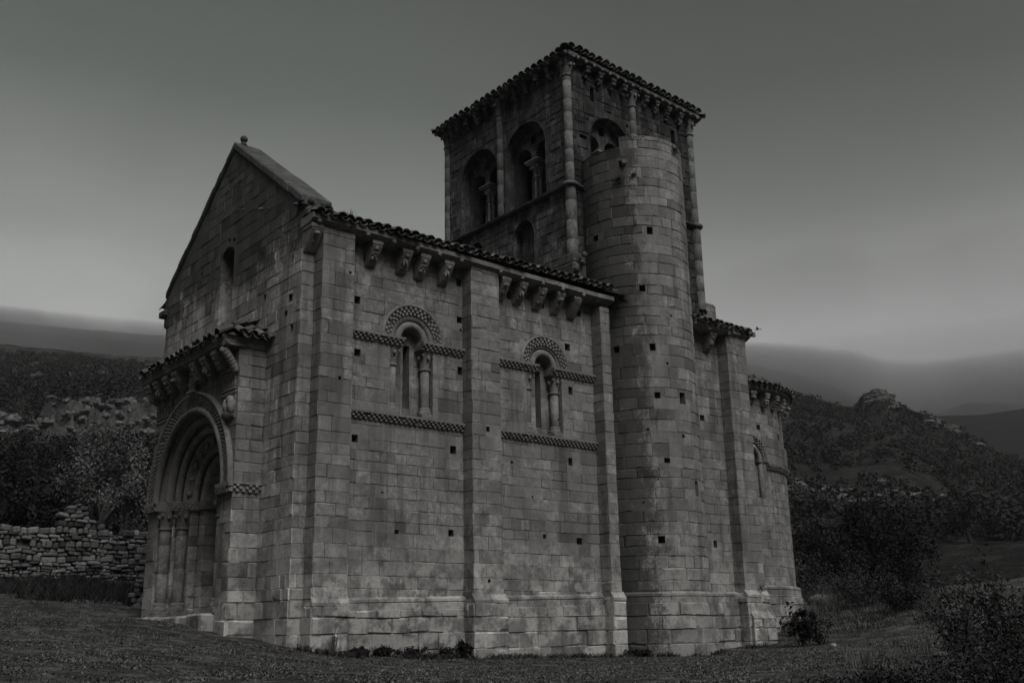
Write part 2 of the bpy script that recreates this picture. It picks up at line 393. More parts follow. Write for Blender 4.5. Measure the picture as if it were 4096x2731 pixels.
def billet_string(mb, fm, u0, u1, z0, h=.2, proj=.12, seed=0, pitch=.135, fillet=.05, ends=True):
    """string course: plain fillet over three staggered rows of billets on a chamfer"""
    rg = random.Random(seed); t0 = 1.
    u = u0
    while u < u1-1e-6:                                    # stones of the course
        v = min(u1, u+rg.uniform(.55, .95)); v = u1 if u1-v < .3 else v
        t0 = rg.gauss(.98, .07); zt = z0+h
        P = [(z0, -.02), (z0, .012), (zt-fillet, proj-.035), (zt-fillet, proj), (zt, proj), (zt, -.02)]
        g = .004
        for (a, wa), (b, wb) in zip(P[:-1], P[1:]): mb.poly((fm(u+g, a, wa), fm(v-g, a, wa), fm(v-g, b, wb), fm(u+g, b, wb)), t0)
        mb.poly([fm(u+g, a, wa) for a, wa in P], t0); mb.poly([fm(v-g, a, wa) for a, wa in P], t0)
        u = v
    rh = (h-fillet)/3
    for r_ in range(3):
        z_ = z0+rh*r_; wb = .012+(proj-.047)*(r_+.15)/3
        k = u0+(pitch/2 if r_ % 2 else 0)
        while k+pitch/2 < u1-.005:
            if rg.random() > .04:
                a = max(u0, k+.008); b = k+pitch/2+.004
                mb.box((a, z_+.004, wb-.03), (b, z_+rh*.98, wb+.048), rg.gauss(1.08, .06), .008, fm)
            k += pitch
def billet_ring(mb, fm, cx, zs, r0_, r1_, proj=.05, rows=3, pitch=.13, seed=0, a0=0., a1=pi, inner=.0):
    rg = random.Random(seed); dr = (r1_-r0_)/rows
    for k in range(rows):
        ra, rb = r0_+dr*k, r0_+dr*(k+1); rm = (ra+rb)/2; da = pitch/((r0_+r1_)/2)
        a = a0+(da/2 if k % 2 else 0)
        while a+da/2 < a1+.001:
            if rg.random() > .04:
                w1 = proj*(.55+.45*(k+.5)/rows); q = rg.gauss(1.05, .06)
                c = [(ra+.004, a+.01), (ra+.004, a+da/2), (rb-.004, a+da/2), (rb-.004, a+.01)]
                f_ = [fm(cx-r*cos(t), zs+r*sin(t), w1-inner) for r, t in c]; b_ = [fm(cx-r*cos(t), zs+r*sin(t), -.01-inner) for r, t in c]
                mb.poly(f_, q)
                for i in range(4): mb.poly((f_[i], f_[(i+1) % 4], b_[(i+1) % 4], b_[i]), q)
            a += da
def capital(mb, c, rb, half, z0, z1, rg, rot=0., leaves=True, t=1.):
    rows = []; n = 24
    for i in range(8):
        s = i/7; z = z0+(z1-z0)*s; row = []
        for j in range(n):
            a = 2*pi*j/n; ca, sa = cos(a), sin(a); sq = half/max(abs(ca), abs(sa)); q = s**1.7
            sq = min(sq, half*1.28); r_ = rb*(1-q)+sq*q
            if leaves and .1 < s < .95: r_ *= 1+.05*sin(a*8)*sin(s*9)+rg.uniform(-.025, .025)
            row.append((c[0]+r_*cos(a+rot), c[1]+r_*sin(a+rot), c[2]+z))
        rows.append(row)
    mb.grid(rows, t, True, True); mb.poly(rows[-1], t)
    mb.lathe(c, [(rb, z0-.05), (rb+.035, z0-.03), (rb+.035, z0+.005), (rb, z0+.02)], 18, t)
    if leaves:
        for k in range(4):
            a = pi/4+k*pi/2+rot; q = half*1.16
            mb.ball((c[0]+q*cos(a), c[1]+q*sin(a), c[2]+z1-(z1-z0)*.26), (half*.2, half*.2, half*.26), t, 7, 5, .15, rg)
        for k in range(4):
            a = k*pi/2+rot; q = half*.95
            mb.ball((c[0]+q*cos(a), c[1]+q*sin(a), c[2]+z0+(z1-z0)*.62), (half*.26, half*.26, half*.34), t, 7, 5, .2, rg)
def base_(mb, c, r, z0, h=.25, t=1., plinth=True):
    if plinth: mb.box((c[0]-r*1.42, c[1]-r*1.42, c[2]+z0), (c[0]+r*1.42, c[1]+r*1.42, c[2]+z0+h*.4), t, .015)
    k = h*.4
    mb.lathe(c, [(r*1.4, z0+k), (r*1.45, z0+k+h*.1), (r*1.36, z0+k+h*.22), (r*1.16, z0+k+h*.32), (r*1.22, z0+k+h*.42), (r*1.2, z0+k+h*.52), (r, z0+h)], 18, t)
def shaft(mb, c, r, z0, z1, rg, drums=.5, t=1., n=16):
    z = z0
    while z < z1-.01:
        q = min(z1, z+rg.uniform(.8, 1.25)*drums); q = z1 if z1-q < .15 else q
        tt = t*rg.gauss(1, .08)
        mb.lathe(c, [(r-.008, z), (r, z+.012), (r+rg.uniform(-.003, .003), (z+q)/2), (r, q-.012), (r-.008, q)], n, tt)
        z = q
def barrel(mb, o, dU, dS, nn, ln, ra, rb, t, up_=True, seg=6):
    """one clay tile: a tapered half pipe with real thickness; dS points down the slope"""
    th = .016; rows = []; s_ = 1 if up_ else -1
    for q, r_ in ((0, ra), (1, rb)):
        for rr in ((r_, ) if False else (r_, r_-th)):
            rows.append([o+dS*(ln*q)+dU*(rr*cos(pi*k/seg))+nn*(s_*.78*rr*sin(pi*k/seg)) for k in range(seg+1)])
    mb.grid([rows[0], rows[2]], t, True); mb.grid([rows[1], rows[3]], t, True); mb.grid([rows[2], rows[3]], t*1.15, False)
def tile_roof(mb, o, dU, dS, width, length, seed, pitch=.25, row=.36, clip=None, jit=1.):
    """covers a slope with rows of cover and pan tiles; o = upper left corner"""
    rg = random.Random(seed); o, dU, dS = BV(o), BV(dU).normalized(), BV(dS).normalized(); nn = dU.cross(dS).normalized()
    if nn.z < 0: nn = -nn
    n = int(width/pitch); nr = int(length/row)+1
    for i in range(n+1):
        for k in range(nr):
            s1 = length-k*row; s0 = max(0, s1-row*1.18)
            if s1-s0 < .1: continue
            cu = i*pitch
            if clip and not clip(cu, (s0+s1)/2): continue
            je = lambda: rg.uniform(-.03, .03)*jit
            e = rg.uniform(-.05, .06)*jit if k == 0 else 0
            tn = rg.gauss(1, .22)
            dd = (dU*je()*.6)
            if cu+pitch/2 < width+.1:
                barrel(mb, o+dS*(s0+e)+dU*(cu+pitch/2+je()*.4)+nn*(.062+.012*(k % 2)), dU, (dS+nn*(-.02)+dd*.3).normalized(), nn, s1-s0, pitch*.36, pitch*.44, max(.4, tn*.9), False)
            barrel(mb, o+dS*(s0+e*1.3+je())+dU*(cu+je()*.5)+nn*(.052+rg.uniform(0, .03)*jit), dU, (dS+dd).normalized(), nn, s1-s0, pitch*.36, pitch*.46, max(.4, rg.gauss(1, .25)), True)
def slab_run(mb, fm, u0, u1, prof, seed=0, lo=.7, hi=1.3, gap=.006, t=1.):
    """prism of profile (z,w) along u cut into stones"""
    rg = random.Random(seed); u = u0
    while u < u1-1e-6:
        v = min(u1, u+rg.uniform(lo, hi)); v = u1 if u1-v < .3 else v
        tt = t*rg.gauss(1, .07); dz = rg.uniform(-.008, .008)
        A = [fm(u+gap, z+dz, w_) for z, w_ in prof]; B = [fm(v-gap, z+dz, w_) for z, w_ in prof]
        for i in range(len(prof)):
            j = (i+1) % len(prof); mb.poly((A[i], A[j], B[j], B[i]), tt)
        mb.poly(A, tt); mb.poly(B[::-1], tt)
        u = v
def corbel_mesh(fm, u, ztop, kind, rg, wd=.27, h=.52, d=.36, fig=True):
    """carved corbel: abacus, hollow-chamfered bracket and a weathered carving on its face"""
    mb = MB(); hw = wd/2; t = rg.gauss(1, .07)
    mb.box((u-hw-.02, ztop-.10, -.02), (u+hw+.02, ztop, d+.02), t, .012, fm)
    P = [(ztop-.10, -.02), (ztop-.10, d)]
    for i in range(9):
        a = pi/2*i/8; P.append((ztop-.13-(h-.15)*sin(a), .07+(d-.07)*(1-sin(a))**.9 if i else d))
    P.append((ztop-h, -.02))
    A = [fm(u-hw, z, w_) for z, w_ in P]; B = [fm(u+hw, z, w_) for z, w_ in P]
    for i in range(len(P)): mb.poly((A[i], A[(i+1) % len(P)], B[(i+1) % len(P)], B[i]), t)
    mb.poly(A, t); mb.poly(B, t)
    def lump(du, dz, w_, r, rz=None, t_=None, nu=9, nv=6):
        c = fm(u+du, ztop+dz, w_); e = fm(u+du+1, ztop+dz, w_); f_ = fm(u+du, ztop+dz, w_+1)
        ax = BV(e)-BV(c); rr = r if isinstance(r, tuple) else (r, r, r)
        rx = rr[0]*abs(ax.x)+rr[2]*abs(ax.y); ry = rr[0]*abs(ax.y)+rr[2]*abs(ax.x)
        mb.ball(c, (rx, ry, rr[1]), t_ or t*1.05, nu, nv, .10, rg)
    if fig:
        if kind == 0:      # seated figure: head, trunk, arms folded, knees
            lump(0, -.175, d*.86, .062); lump(0, -.30, d*.60, (.075, .10, .075)); lump(-.06, -.27, d*.68, (.03, .07, .04)); lump(.06, -.27, d*.68, (.03, .07, .04))
            lump(-.045, -.39, d*.50, (.04, .06, .07)); lump(.045, -.39, d*.50, (.04, .06, .07)); lump(0, -.28, d*.8, (.07, .022, .03))
        elif kind == 1:    # beast's head
            lump(0, -.20, d*.80, (.085, .075, .09)); lump(0, -.235, d*1.02, (.05, .045, .07)); lump(-.055, -.125, d*.76, (.022, .045, .022)); lump(.055, -.125, d*.76, (.022, .045, .022)); lump(0, -.33, d*.5, (.07, .09, .07))
        elif kind == 2:    # bending figure holding something before it
            lump(.01, -.165, d*.88, .06); lump(0, -.265, d*.66, (.085, .085, .09)); lump(-.05, -.34, d*.72, (.03, .08, .035)); lump(.05, -.35, d*.66, (.03, .08, .035)); lump(0, -.42, d*.42, (.09, .05, .07)); lump(0, -.33, d*.86, (.03, .06, .03))
        else:              # rolls
            for k in range(4): lump(0, -.16-.085*k, d*(.84-.2*k), (.10, .04, .045))
    return mb

# ------------------------------------------------------------------ the church
church = empty('church')
tag(church, 'old stone church with gabled west front, square tower and round stair turret', 'church')
PZ = lambda x: .875+.021*x                 # top of the plinth rises a little eastwards
CW = 7.98
# windows of the south wall
WIN = [(2.965, .86, 6.86), (7.10, .81, 6.83)]
SH = [(1.45, 7.58), (1.48, 6.33), (4.38, 7.62), (4.38, 6.32), (1.46, 4.35), (4.16, 4.35), (1.66, 8.63), (4.36, 8.60), (7.96, 7.5), (8.02, 6.31), (7.93, 4.4), (8.15, 2.37), (4.09, 2.39), (5.97, 8.57), (7.08, 8.53), (8.41, 8.53), (13.28, 6.18), (13.47, 2.51), (3.04, 8.66)]
SS = [(5.96, 4.21, .09), (6.97, 2.44, .10), (2.59, 2.35, .10), (4.4, 7.36, .07), (2.2, 3.2, .05), (6.6, 3.4, .05), (7.6, 5.5, .04)]
m = MB(); fs = fm_south()
ex = [hole(*h) for h in SH]+[hole(*h) for h in SS]
for c, r, zs in WIN:
    ex += arch_rects(c, zs, r-.06, 6.7)+[(c-.605, c+.605, 4.99, 6.75)]
ashlar(m, fs, 0, 15.45, -1.2, 9.02, ex+[(10.0, 12.4, -2, 10)], 21, out_=.012)
for u, z in SH: putlog(m, fs, u, z)
for u, z, s_ in SS: putlog(m, fs, u, z, s_, .12)
sw = m.build('south_wall', M_WALL, church)
# plinth of the south wall
m = MB()
def plinth(mb, fm, u0, u1, z0, off, seed, mould=True, segw=99., zt=None):
    zt = zt or (lambda u: PZ(u))
    um = (u0+u1)/2; zz = zt(um)
    g = lambda u, z, w_: fm(u, z+(zt(u)-zz)*max(0, min(1, (z+.5)/1.4)), w_+off)
    ashlar(mb, g, u0, u1, z0, zz-.27, (), seed, None, .38, .95, segw, .016, .02, .12)
    rg = random.Random(seed+7); u = u0
    while u < u1-1e-6:
        v = min(u1, u+rg.uniform(.45, .9)); v = u1 if u1-v < .25 else v
        n = max(1, int(math.ceil((v-u)/segw))); tt = rg.gauss(1.03, .09); d = rg.uniform(-.012, .012)
        P = [(zz-.27, 0), (zz-.13, .006+d), (zz-.118, -.015), (zz-.10, .012+d), (zz-.045, .008+d), (zz-.005, -.05), (zz+.012, -off-.02)]
        us = [u+.004+(v-u-.008)*k/n for k in range(n+1)]
        mb.grid([[g(x, a, b) for a, b in P] for x in us], tt, False)
        mb.poly([g(us[0], a, b) for a, b in P]+[g(us[0], zz-.27, -off)], tt*.9); mb.poly([g(us[-1], a, b) for a, b in P]+[g(us[-1], zz-.27, -off)], tt*.9)
        u = v
for a_, b_, o_, sd_ in ((1.1, 4.44, .10, 31), (5.3, 8.85, .10, 33), (12.6, 14.2, .12, 34)):
    m = MB(); plinth(m, fs, a_, b_, -1.2, o_, sd_); m.build('plinth', M_WALL, church)

def buttress(x0, x1, ztop, seed, pl=.06, front=.384, mat=M_WALL, plinth_kind=0, holes=()):
    mb = MB(); y = -front
    f = fm_south(y)
    ex = [hole(*h) for h in holes]
    ashlar(mb, f, x0, x1, -1.2, ztop, ex, seed, None, .3, .62)
    for h in holes: putlog(mb, f, *h, .1)
    ashlar(mb, fm_west(x0), y, .05, -1.2, ztop, (), seed+1, None, .5, .9)
    ashlar(mb, fm_east(x1), y, .05, -1.2, ztop, (), seed+2, None, .5, .9)
    mb.poly([(x0, y, ztop), (x1, y, ztop), (x1, 0, ztop), (x0, 0, ztop)])
    b = mb.build('buttress', mat, church)
    mb = MB(); z = PZ(x0)
    ashlar(mb, fm_south(y-pl), x0-pl*.6, x1+pl*.6, -1.2, z-.16, (), seed+3, None, .35, .7, bev=.02, out_=.018)
    ashlar(mb, fm_west(x0-pl*.6), y-pl, 0, -1.2, z-.16, (), seed+4, None, .35, .7, bev=.02)
    ashlar(mb, fm_east(x1+pl*.6), y-pl, 0, -1.2, z-.16, (), seed+5, None, .35, .7, bev=.02)
    rg = random.Random(seed); xm = x0+(x1-x0)*rg.uniform(.4, .6)
    for a, c in ((x0-pl*.6, xm-.006), (xm+.006, x1+pl*.6)):   # sloped weathering stones
        tt = rg.gauss(1.08, .06)
        P = [(a, y-pl-.012, z-.16), (c, y-pl-.012, z-.16), (c, y-pl-.012, z-.10), (c, y+.01, z+.05), (a, y+.01, z+.05), (a, y-pl-.012, z-.10)]
        mb.poly((P[0], P[1], P[2], P[5]), tt); mb.poly((P[5], P[2], P[3], P[4]), tt)
        mb.poly((P[0], P[5], P[4], (a, y+.01, z-.16)), tt); mb.poly((P[1], P[2], P[3], (c, y+.01, z-.16)), tt)
    for xa, xb in ((x0-pl*.6, x0), (x1+pl*.6, x1)):
        mb.poly([(xa, y-pl, z-.15), (xa, .0, z-.15), (xb, 0, z-.03), (xb, y, z-.03)], 1.)
    mb.build('footing', mat, b)
    return b
buttress(.318, 1.127, 9.0, 51, .05, holes=((.82, 5.56, .07), (1.02, 8.05, .06)))
buttress(4.457, 5.328, 9.0, 61, .10, holes=((4.92, 4.87, .1), (4.9, 1.3, .08)))
buttress(8.87, 9.21, 8.72, 71, .09)

def fp_piece(): pass
def make_window(c, R1, zs, seed):
    rg = random.Random(seed); f = fs
    root = MB()
    # recess: jambs, sill, back wall with the slit, soffit
    zb = 5.02; zi = zs-.2; dp = -.30; hw = .605
    reveal(root, f, [(c-hw, zs), (c-hw, zb), (c+hw, zb), (c+hw, zs)], 0, dp-.0, .97)
    back = fm_south(-dp)
    sl_ = (c-.065, c+.125, 5.26, zs-.05)
    ashlar(root, back, c-hw, c+hw, zb, zs+.02, [sl_], seed, None, .25, .45, bev=.008, out_=.006)
    tp = [(c-.47*cos(pi*i/14), zs+.47*sin(pi*i/14)) for i in range(15)]
    root.poly([back(a, b, 0) for a, b in tp], .95)
    reveal(root, back, [(sl_[0], sl_[3]), (sl_[0], sl_[2]), (sl_[1], sl_[2]), (sl_[1], sl_[3])], 0, -.5, .9, False, True)
    root.poly([back(a, b, -.5) for a, b in ((sl_[0], sl_[2]), (sl_[1], sl_[2]), (sl_[1], sl_[3]), (sl_[0], sl_[3]))], .05)
    wn = root.build('window', M_WALL, church)
    # archivolt: roll order inside a flat order, billet hood outside
    a = MB()
    arch_sweep(a, f, c, zs, [(.285, dp-.02), (.285, -.10)]+[(.375+.09*cos(t), -.06+.09*sin(t)) for t in [pi-.5-k*.35 for k in range(8)]]+[(.47, -.055), (.475, -.02), (.485, -.02)], 28, 0, pi, seed, 7)
    arch_sweep(a, f, c, zs, [(.485, -.07), (.485, .0), (R1-.26, .004)], 28, 0, pi, seed+1, 7)
    a.build('archivolt', M_TRIM, wn)
    a = MB()
    arch_sweep(a, f, c, zs, [(R1-.265, -.02), (R1-.26, .02), (R1-.045, .055), (R1-.04, .085), (R1, .085), (R1+.01, -.02)], 32, 0, pi, seed+2, 8)
    billet_ring(a, f, c, zs, R1-.25, R1-.05, .085, 3, .125, seed)
    a.build('hood_mould', M_TRIM, wn)
    for s_ in (-1, 1):
        k = MB(); cc = (c+s_*.475, .17, 0)
        base_(k, cc, .115, zb, .28); shaft(k, cc, .115, zb+.28, zs-.66, rg, 3.); 
        col = k.build('column', M_TRIM, wn)
        k = MB(); capital(k, cc, .115, .17, zs-.63, zs-.2, rg); k.build('capital', M_TRIM, col)
    return wn
for i, (c, r, zs) in enumerate(WIN): make_window(c, r, zs, 101+i*10)

# string courses: impost level broken by the windows, sill level running through
def strings():
    for x0, x1, (c, r, zs), sd in ((1.127, 4.457, WIN[0], 3), (5.328, 8.87, WIN[1], 4)):
        m = MB(); billet_string(m, fs, x0, x1, 4.80-.01*(sd == 4), .2, .12, sd); m.build('string_course', M_TRIM, church)
        for a, b in ((x0, c-.245), (c+.245, x1)):
            m = MB(); billet_string(m, fs, a, b, zs-.205, .2, .13, sd+5)
            # the impost block carries back into the recess over the column
            i0, i1 = (c-.60, c-.245) if a == x0 else (c+.245, c+.60)
            m.box((i0, zs-.19, -.31), (i1, zs-.004, -.01), 1., .01, fs)
            m.build('string_course', M_TRIM, church)
strings()

# eaves cornice with ball ornament, south side, running past the turret to the east end
CP = [(0, -.1), (0, .33), (.075, .47), (.085, .50), (.20, .50), (.205, -.1)]
def zc(u): return 9.03-.022*u if u < 9 else 8.85-.012*(u-9)
def cornice(u0, u1, seed, balls):
    m = MB(); f = lambda u, z, w_: (u, -w_, z+zc(u))
    slab_run(m, f, u0, u1, CP, seed, .75, 1.35)
    c = m.build('cornice', M_TRIM, church)
    m = MB()
    for b in balls: m = MB(); m.ball((b, -.455, zc(b)+.045), .062, 1.05, 10, 7); m.build('ball_ornament', M_TRIM, c)
    return c
cornice(-.03, 9.33, 41, [.16, 1.42, 2.13, 2.79, 3.44, 4.1, 5.33, 6.05, 6.75, 7.45, 8.2]); cornice(12.5, 15.25, 42, [13.35, 14.25])
rg = random.Random(77)
for i, u in enumerate([1.74, 2.58, 3.10, 3.80, 5.60, 6.17, 6.83, 7.47, 8.07]):
    corbel_mesh(lambda a, z, w_: (a, -w_, z), u, zc(u)-.003, [0, 2, 0, 2, 1, 2, 0, 1, 3][i], rg, .25, .56, .38).build('corbel', M_TRIM, church)
corbel_mesh(lambda a, z, w_: (a, -w_, z), 13.62, zc(13.6)-.003, 2, rg, .25, .56, .38).build('corbel', M_TRIM, church)
corbel_mesh(lambda a, z, w_: (a, -w_, z), .15, zc(.15)-.003, 1, rg, .28, .6, .40).build('corbel', M_TRIM, church)

# nave roof
m = MB()
for side in (0, 1):
    ye, yr_ = (-.60, 3.99) if side == 0 else (CW+.6, 3.99)
    ze, zr = 9.20, 10.75
    ln = sqrt((yr_-ye)**2+(zr-ze)**2)
    tile_roof(m, (.10, yr_, zr), (1, 0, 0), (0, (ye-yr_)/ln, (ze-zr)/ln), 9.08, ln, 300+side, clip=None if side == 0 else (lambda u, s_: s_ > 4))
    m.poly([(0.7, yr_, zr-.06), (9.8, yr_, zr-.06), (9.8, ye+.1*(1-2*side), ze-.03), (.7, ye+.1*(1-2*side), ze-.03)], .5)
roof = m.build('nave_roof', M_TILE, church)
# lower eastern roof beside the tower
m = MB(); dS = BV((0, -1.5, -.55)).normalized()
tile_roof(m, (12.2, .9, 9.52), (1, 0, 0), dS, 3.1, 1.6, 305)
tile_roof(m, (14.75, 4, 10.4), (1, 0, 0), BV((0, -4.6, -1.5)).normalized(), .55, 4.8, 306)
m.poly([(12.2, .9, 9.47), (15.3, .9, 9.47), (15.3, -.5, 8.97), (12.2, -.5, 8.97)], .5)
m.poly([(14.7, 4, 10.35), (15.3, 4, 10.35), (15.3, .9, 9.40), (14.7, .9, 9.40)], .5); m.poly([(14.7, 4, 10.35), (15.3, 4, 10.35), (15.3, 8, 9.0), (14.7, 8, 9.0)], .5)
m.build('chancel_roof', M_TILE, church)
m = MB(); ashlar(m, fm_south(.95), 14.7, 15.45, 9.1, 10.3, [hole(14.95, 10.0, .14)], 88, TOW_C, .3, .5); putlog(m, fm_south(.95), 14.95, 10.0, .14)
ashlar(m, fm_east(15.45), .95, 3, 9.1, 10.3, (), 89, TOW_C); m.box((14.72, .97, 10.28), (15.43, 3, 10.36), .9, .02)
m.build('parapet', M_WALL, church)

# west front
def gz(y): return 12.50-.735*abs(y-3.97)
m = MB(); fwst = fm_west()
FH = [(1.8, 7.84, .13), (.68, 7.16, .16), (.37, 6.75, .16), (.49, 7.48, .2), (2.06, 9.01, .1), (5.67, 9.52, .08), (4.0, 9.98, .11), (3.73, 9.90, .11), (5.9, 7.3, .12), (2.6, 8.2, .06)]
ex = [hole(*h) for h in FH]+[(2.0, 5.98, -2, 5.6)]+[(3.65, 4.42, 7.80, 9.62)]+[(3.72, 4.36, 9.62, 9.74), (3.9, 4.2, 9.74, 9.80)]
z = 9.2
while z < 12.7:
    hwid = max(0, (12.50-(z+.03))/.735); ex += [(-1, 3.97-hwid, z, z+.06), (3.97+hwid, 9, z, z+.06)]; z += .06
ashlar(m, fwst, 0, CW, -1.2, 12.6, ex, 131, out_=.014, var=.15)
for h in FH: putlog(m, fwst, h[0], h[1], h[2])
reveal(m, fwst, [(3.65, 9.62), (3.65, 7.80), (4.42, 7.80), (4.42, 9.62), (4.36, 9.66), (4.3, 9.76), (4.1, 9.80), (3.8, 9.76), (3.7, 9.66)], 0, -.62, .95, False, True)
m.poly([fwst(a, b, -.62) for a, b in ((3.65, 7.8), (4.42, 7.8), (4.42, 9.8), (3.65, 9.8))], .7)
for y in (0, CW):      # returns and back of the gable wall above the eaves
    ashlar(m, fm_south(0) if y == 0 else fm_north(CW), 0, .70, 9.0, 9.62, (), 133, bev=.012)
ashlar(m, lambda u, z, w_: (.70+w_, u, z), 0, CW, 9.0, 12.6, [e for e in ex if e[2] >= 9.19 and (e[0] < 0 or e[1] > 8.5)], 134)
wf = m.build('west_front', M_FAC, church)
m = MB(); m.box((.30, 3.86, 7.86), (.56, 4.2, 9.4), 1., .0); m.box((.297, 3.93, 8.0), (.30, 4.12, 9.3), .05)
wslit = MB(); reveal(wslit, fwst, [(3.70, 7.81), (4.37, 7.81), (4.37, 9.4), (3.70, 9.4)], -.02, -.03, 1.)
wslit = MB(); wslit.box((3.95, 7.95, -.62), (4.12, 9.35, -.612), .04, 0, fwst); wslit.build('window', M_TRIM, wf)
m = MB()
for s_ in (-1, 1):
    rgc = random.Random(17+s_); d0 = 0.; dmax = 4.12 if s_ == 1 else 3.95
    while d0 < dmax-.01:
        d1 = min(dmax, d0+rgc.uniform(.5, .95)); d1 = dmax if dmax-d1 < .3 else d1
        tt = rgc.gauss(1, .12); j = rgc.uniform(-.02, .02)
        ya, yb = 3.97+s_*d0, 3.97+s_*d1; n = 4
        for q in range(n):
            y0, y1 = ya+(yb-ya)*q/n, ya+(yb-ya)*(q+1)/n; xf = -.05+rgc.uniform(-.012, .012)
            P = lambda y, x, dz: (x, y, gz(y)+dz)
            rows = [[P(y, .70, -.02), P(y, .72, .20+j), P(y, .68, .235+j), P(y, xf+.03, .235+j), P(y, xf, .20+j), P(y, xf-.01, .05), P(y, xf+.03, -.02), P(y, .70, -.02)] for y in (y0+.003*(q == 0)*s_, y1-.003*(q == n-1)*s_)]
            m.grid(rows, tt*rgc.uniform(.94, 1.06), False)
            if q in (0, n-1): m.poly(rows[0 if q == 0 else 1][:-1], tt)
        d0 = d1
m.build('gable_coping', M_COPE, church)
m = MB(); rgc = random.Random(4)
for k in range(26):      # rough broken stones under the foot of the coping
    y = rgc.uniform(-.12, .25); x = rgc.uniform(-.08, .72); m.ball((x, y, gz(.1)-.03+rgc.uniform(-.10, .06)), (rgc.uniform(.05, .12), rgc.uniform(.05, .12), rgc.uniform(.04, .08)), rgc.uniform(.6, 1.1), 7, 5, .25, rgc)
m.box((-.02, -.12, 9.28), (.70, .02, 9.58), .9, .03); m.box((-.05, -.30, 9.24), (.3, .0, 9.38), 1.2, .04)
m.build('kneeler', M_COPE, church)
m = MB(); m.box((-.10, CW-.02, 8.95), (.55, CW+.42, 9.14), 1, .03); m.box((0, CW-.02, 8.62), (.3, CW+.26, 8.94), .9, .05); m.box((0, CW-.05, 9.14), (.6, CW+.28, 9.5), .9, .05)
for k in range(8): m.ball((rgc.uniform(-.03, .5), CW+rgc.uniform(.0, .22), gz(8.1)+.02+rgc.uniform(-.1, .05)), (.09, .09, .06), rgc.uniform(.6, 1), 7, 5, .25, rgc)
m.build('kneeler', M_COPE, church)
m = MB(); m.lathe((.22, 3.97, 12.70), [(.0, -.02), (.10, -.02), (.085, .04), (.055, .09), (.06, .11)], 14); m.ball((.22, 3.97, 12.88), .10, 1., 14, 10, .04, rgc)
m.build('finial', M_COPE, church)
# plain north side and the rest of the shell
m = MB(); ashlar(m, fm_north(CW), 0, 15.45, -.5, 9.05, (), 140); m.build('north_wall', M_WALL, church)
# ------------------------------------------------------------------ stair turret
TC, TR = (11.1, .35), 1.58
fT = fm_cyl(TC, TR)
A = lambda d: R(d)*TR
THL = [(-129.7, 9.35, .17), (-159.7, 7.65, .16), (-122.6, 7.65, .2), (-120.6, 6.29, .19), (-114.5, 4.51, .17), (-124.7, 2.42, .19), (-118.6, 11.09, .19), (-179.3, 11.09, .2), (-93.7, 5.2, .1), (-132, 5.35, .07), (-108, 7.2, .06), (-140, 3.4, .05), (-125, 4.0, .05), (-100, 8.6, .06)]
m = MB()
ex = [hole(A(a), z, s_) for a, z, s_ in THL]+[(A(-95.5), A(-87.5), 6.1, 6.42), (A(-80.5), A(-74.5), 3.62, 4.02), (A(-147.5), A(-140), 13.1, 13.30)]
ashlar(m, fT, A(-205), A(25), -1.2, 14.05, ex+[(A(-205), A(-146), 13.72, 15)], 201, TUR_C, .3, .75, .13, .014, .016, .15)
for a, z, s_ in THL: putlog(m, fT, A(a), z, s_, .4)
for (a, b, c, d) in ex[-3:]: reveal(m, fT, [(a, c), (b, c), (b, d), (a, d)], 0, -.3, .8, True, True)
rows = []
for k in range(40):
    a = -205+230*k/39; zt = 13.72 if a < -146 else 14.05
    rows.append([(TC[0]+r_*cos(R(a)), TC[1]+r_*sin(R(a)), zt+dz) for r_, dz in ((TR+.012, -.02), (TR-.02, .012), (TR-.35, .03), (.3, .04))])
m.grid(rows, 1.05, False)
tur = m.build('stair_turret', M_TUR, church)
m = MB(); rg = random.Random(5)
m.tube([fT(A(-142), 13.2, -.1), fT(A(-141.5), 13.2, .1), fT(A(-141), 13.19, .17)], [.07, .075, .055], 8, 1.2)
m.build('water_spout', M_TRIM, tur)
m = MB()
fT2 = fm_cyl(TC, TR)
plinth(m, lambda u, z, w_: fT2(u, z, w_), A(-178), A(-55), -1.2, .14, 211, True, .13, lambda u: 1.09)
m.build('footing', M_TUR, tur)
m = MB()   # narrow pilaster strip at the right flank of the turret
ashlar(m, lambda u, z, w_: (TC[0]+(TR+.06+w_)*cos(u), TC[1]+(TR+.06+w_)*sin(u), z), R(-54), R(-49.5), 6.0, 9.7, (), 214, TUR_C, bev=.008)

# eastern buttress, chancel wall foot and apse
b4 = buttress(14.2, 15.10, 8.86, 81, .10)
m = MB(); y = -.52; rg = random.Random(3)   # projecting repaired footing with a sloped top
ashlar(m, fm_south(-.60), 14.2, 15.2, -1.2, .42, (), 83, None, .3, .5, bev=.02, out_=.02); ashlar(m, fm_west(14.2), -.60, -.3, -1.2, .42, (), 84, None, .3, .5); ashlar(m, fm_east(15.2), -.60, 0, -1.2, .42, (), 85)
for a, c in ((14.2, 14.52), (14.53, 14.86), (14.87, 15.2)):
    m.poly([(a, -.62, .42), (c, -.62, .42), (c, -.44, .72), (a, -.44, .72)], rg.gauss(1, .08))
for a in (14.2, 15.2): m.poly([(a, -.62, .42), (a, -.44, .72), (a, -.3, .72), (a, -.3, .42)], .95)
m.build('footing', M_WALL, b4)

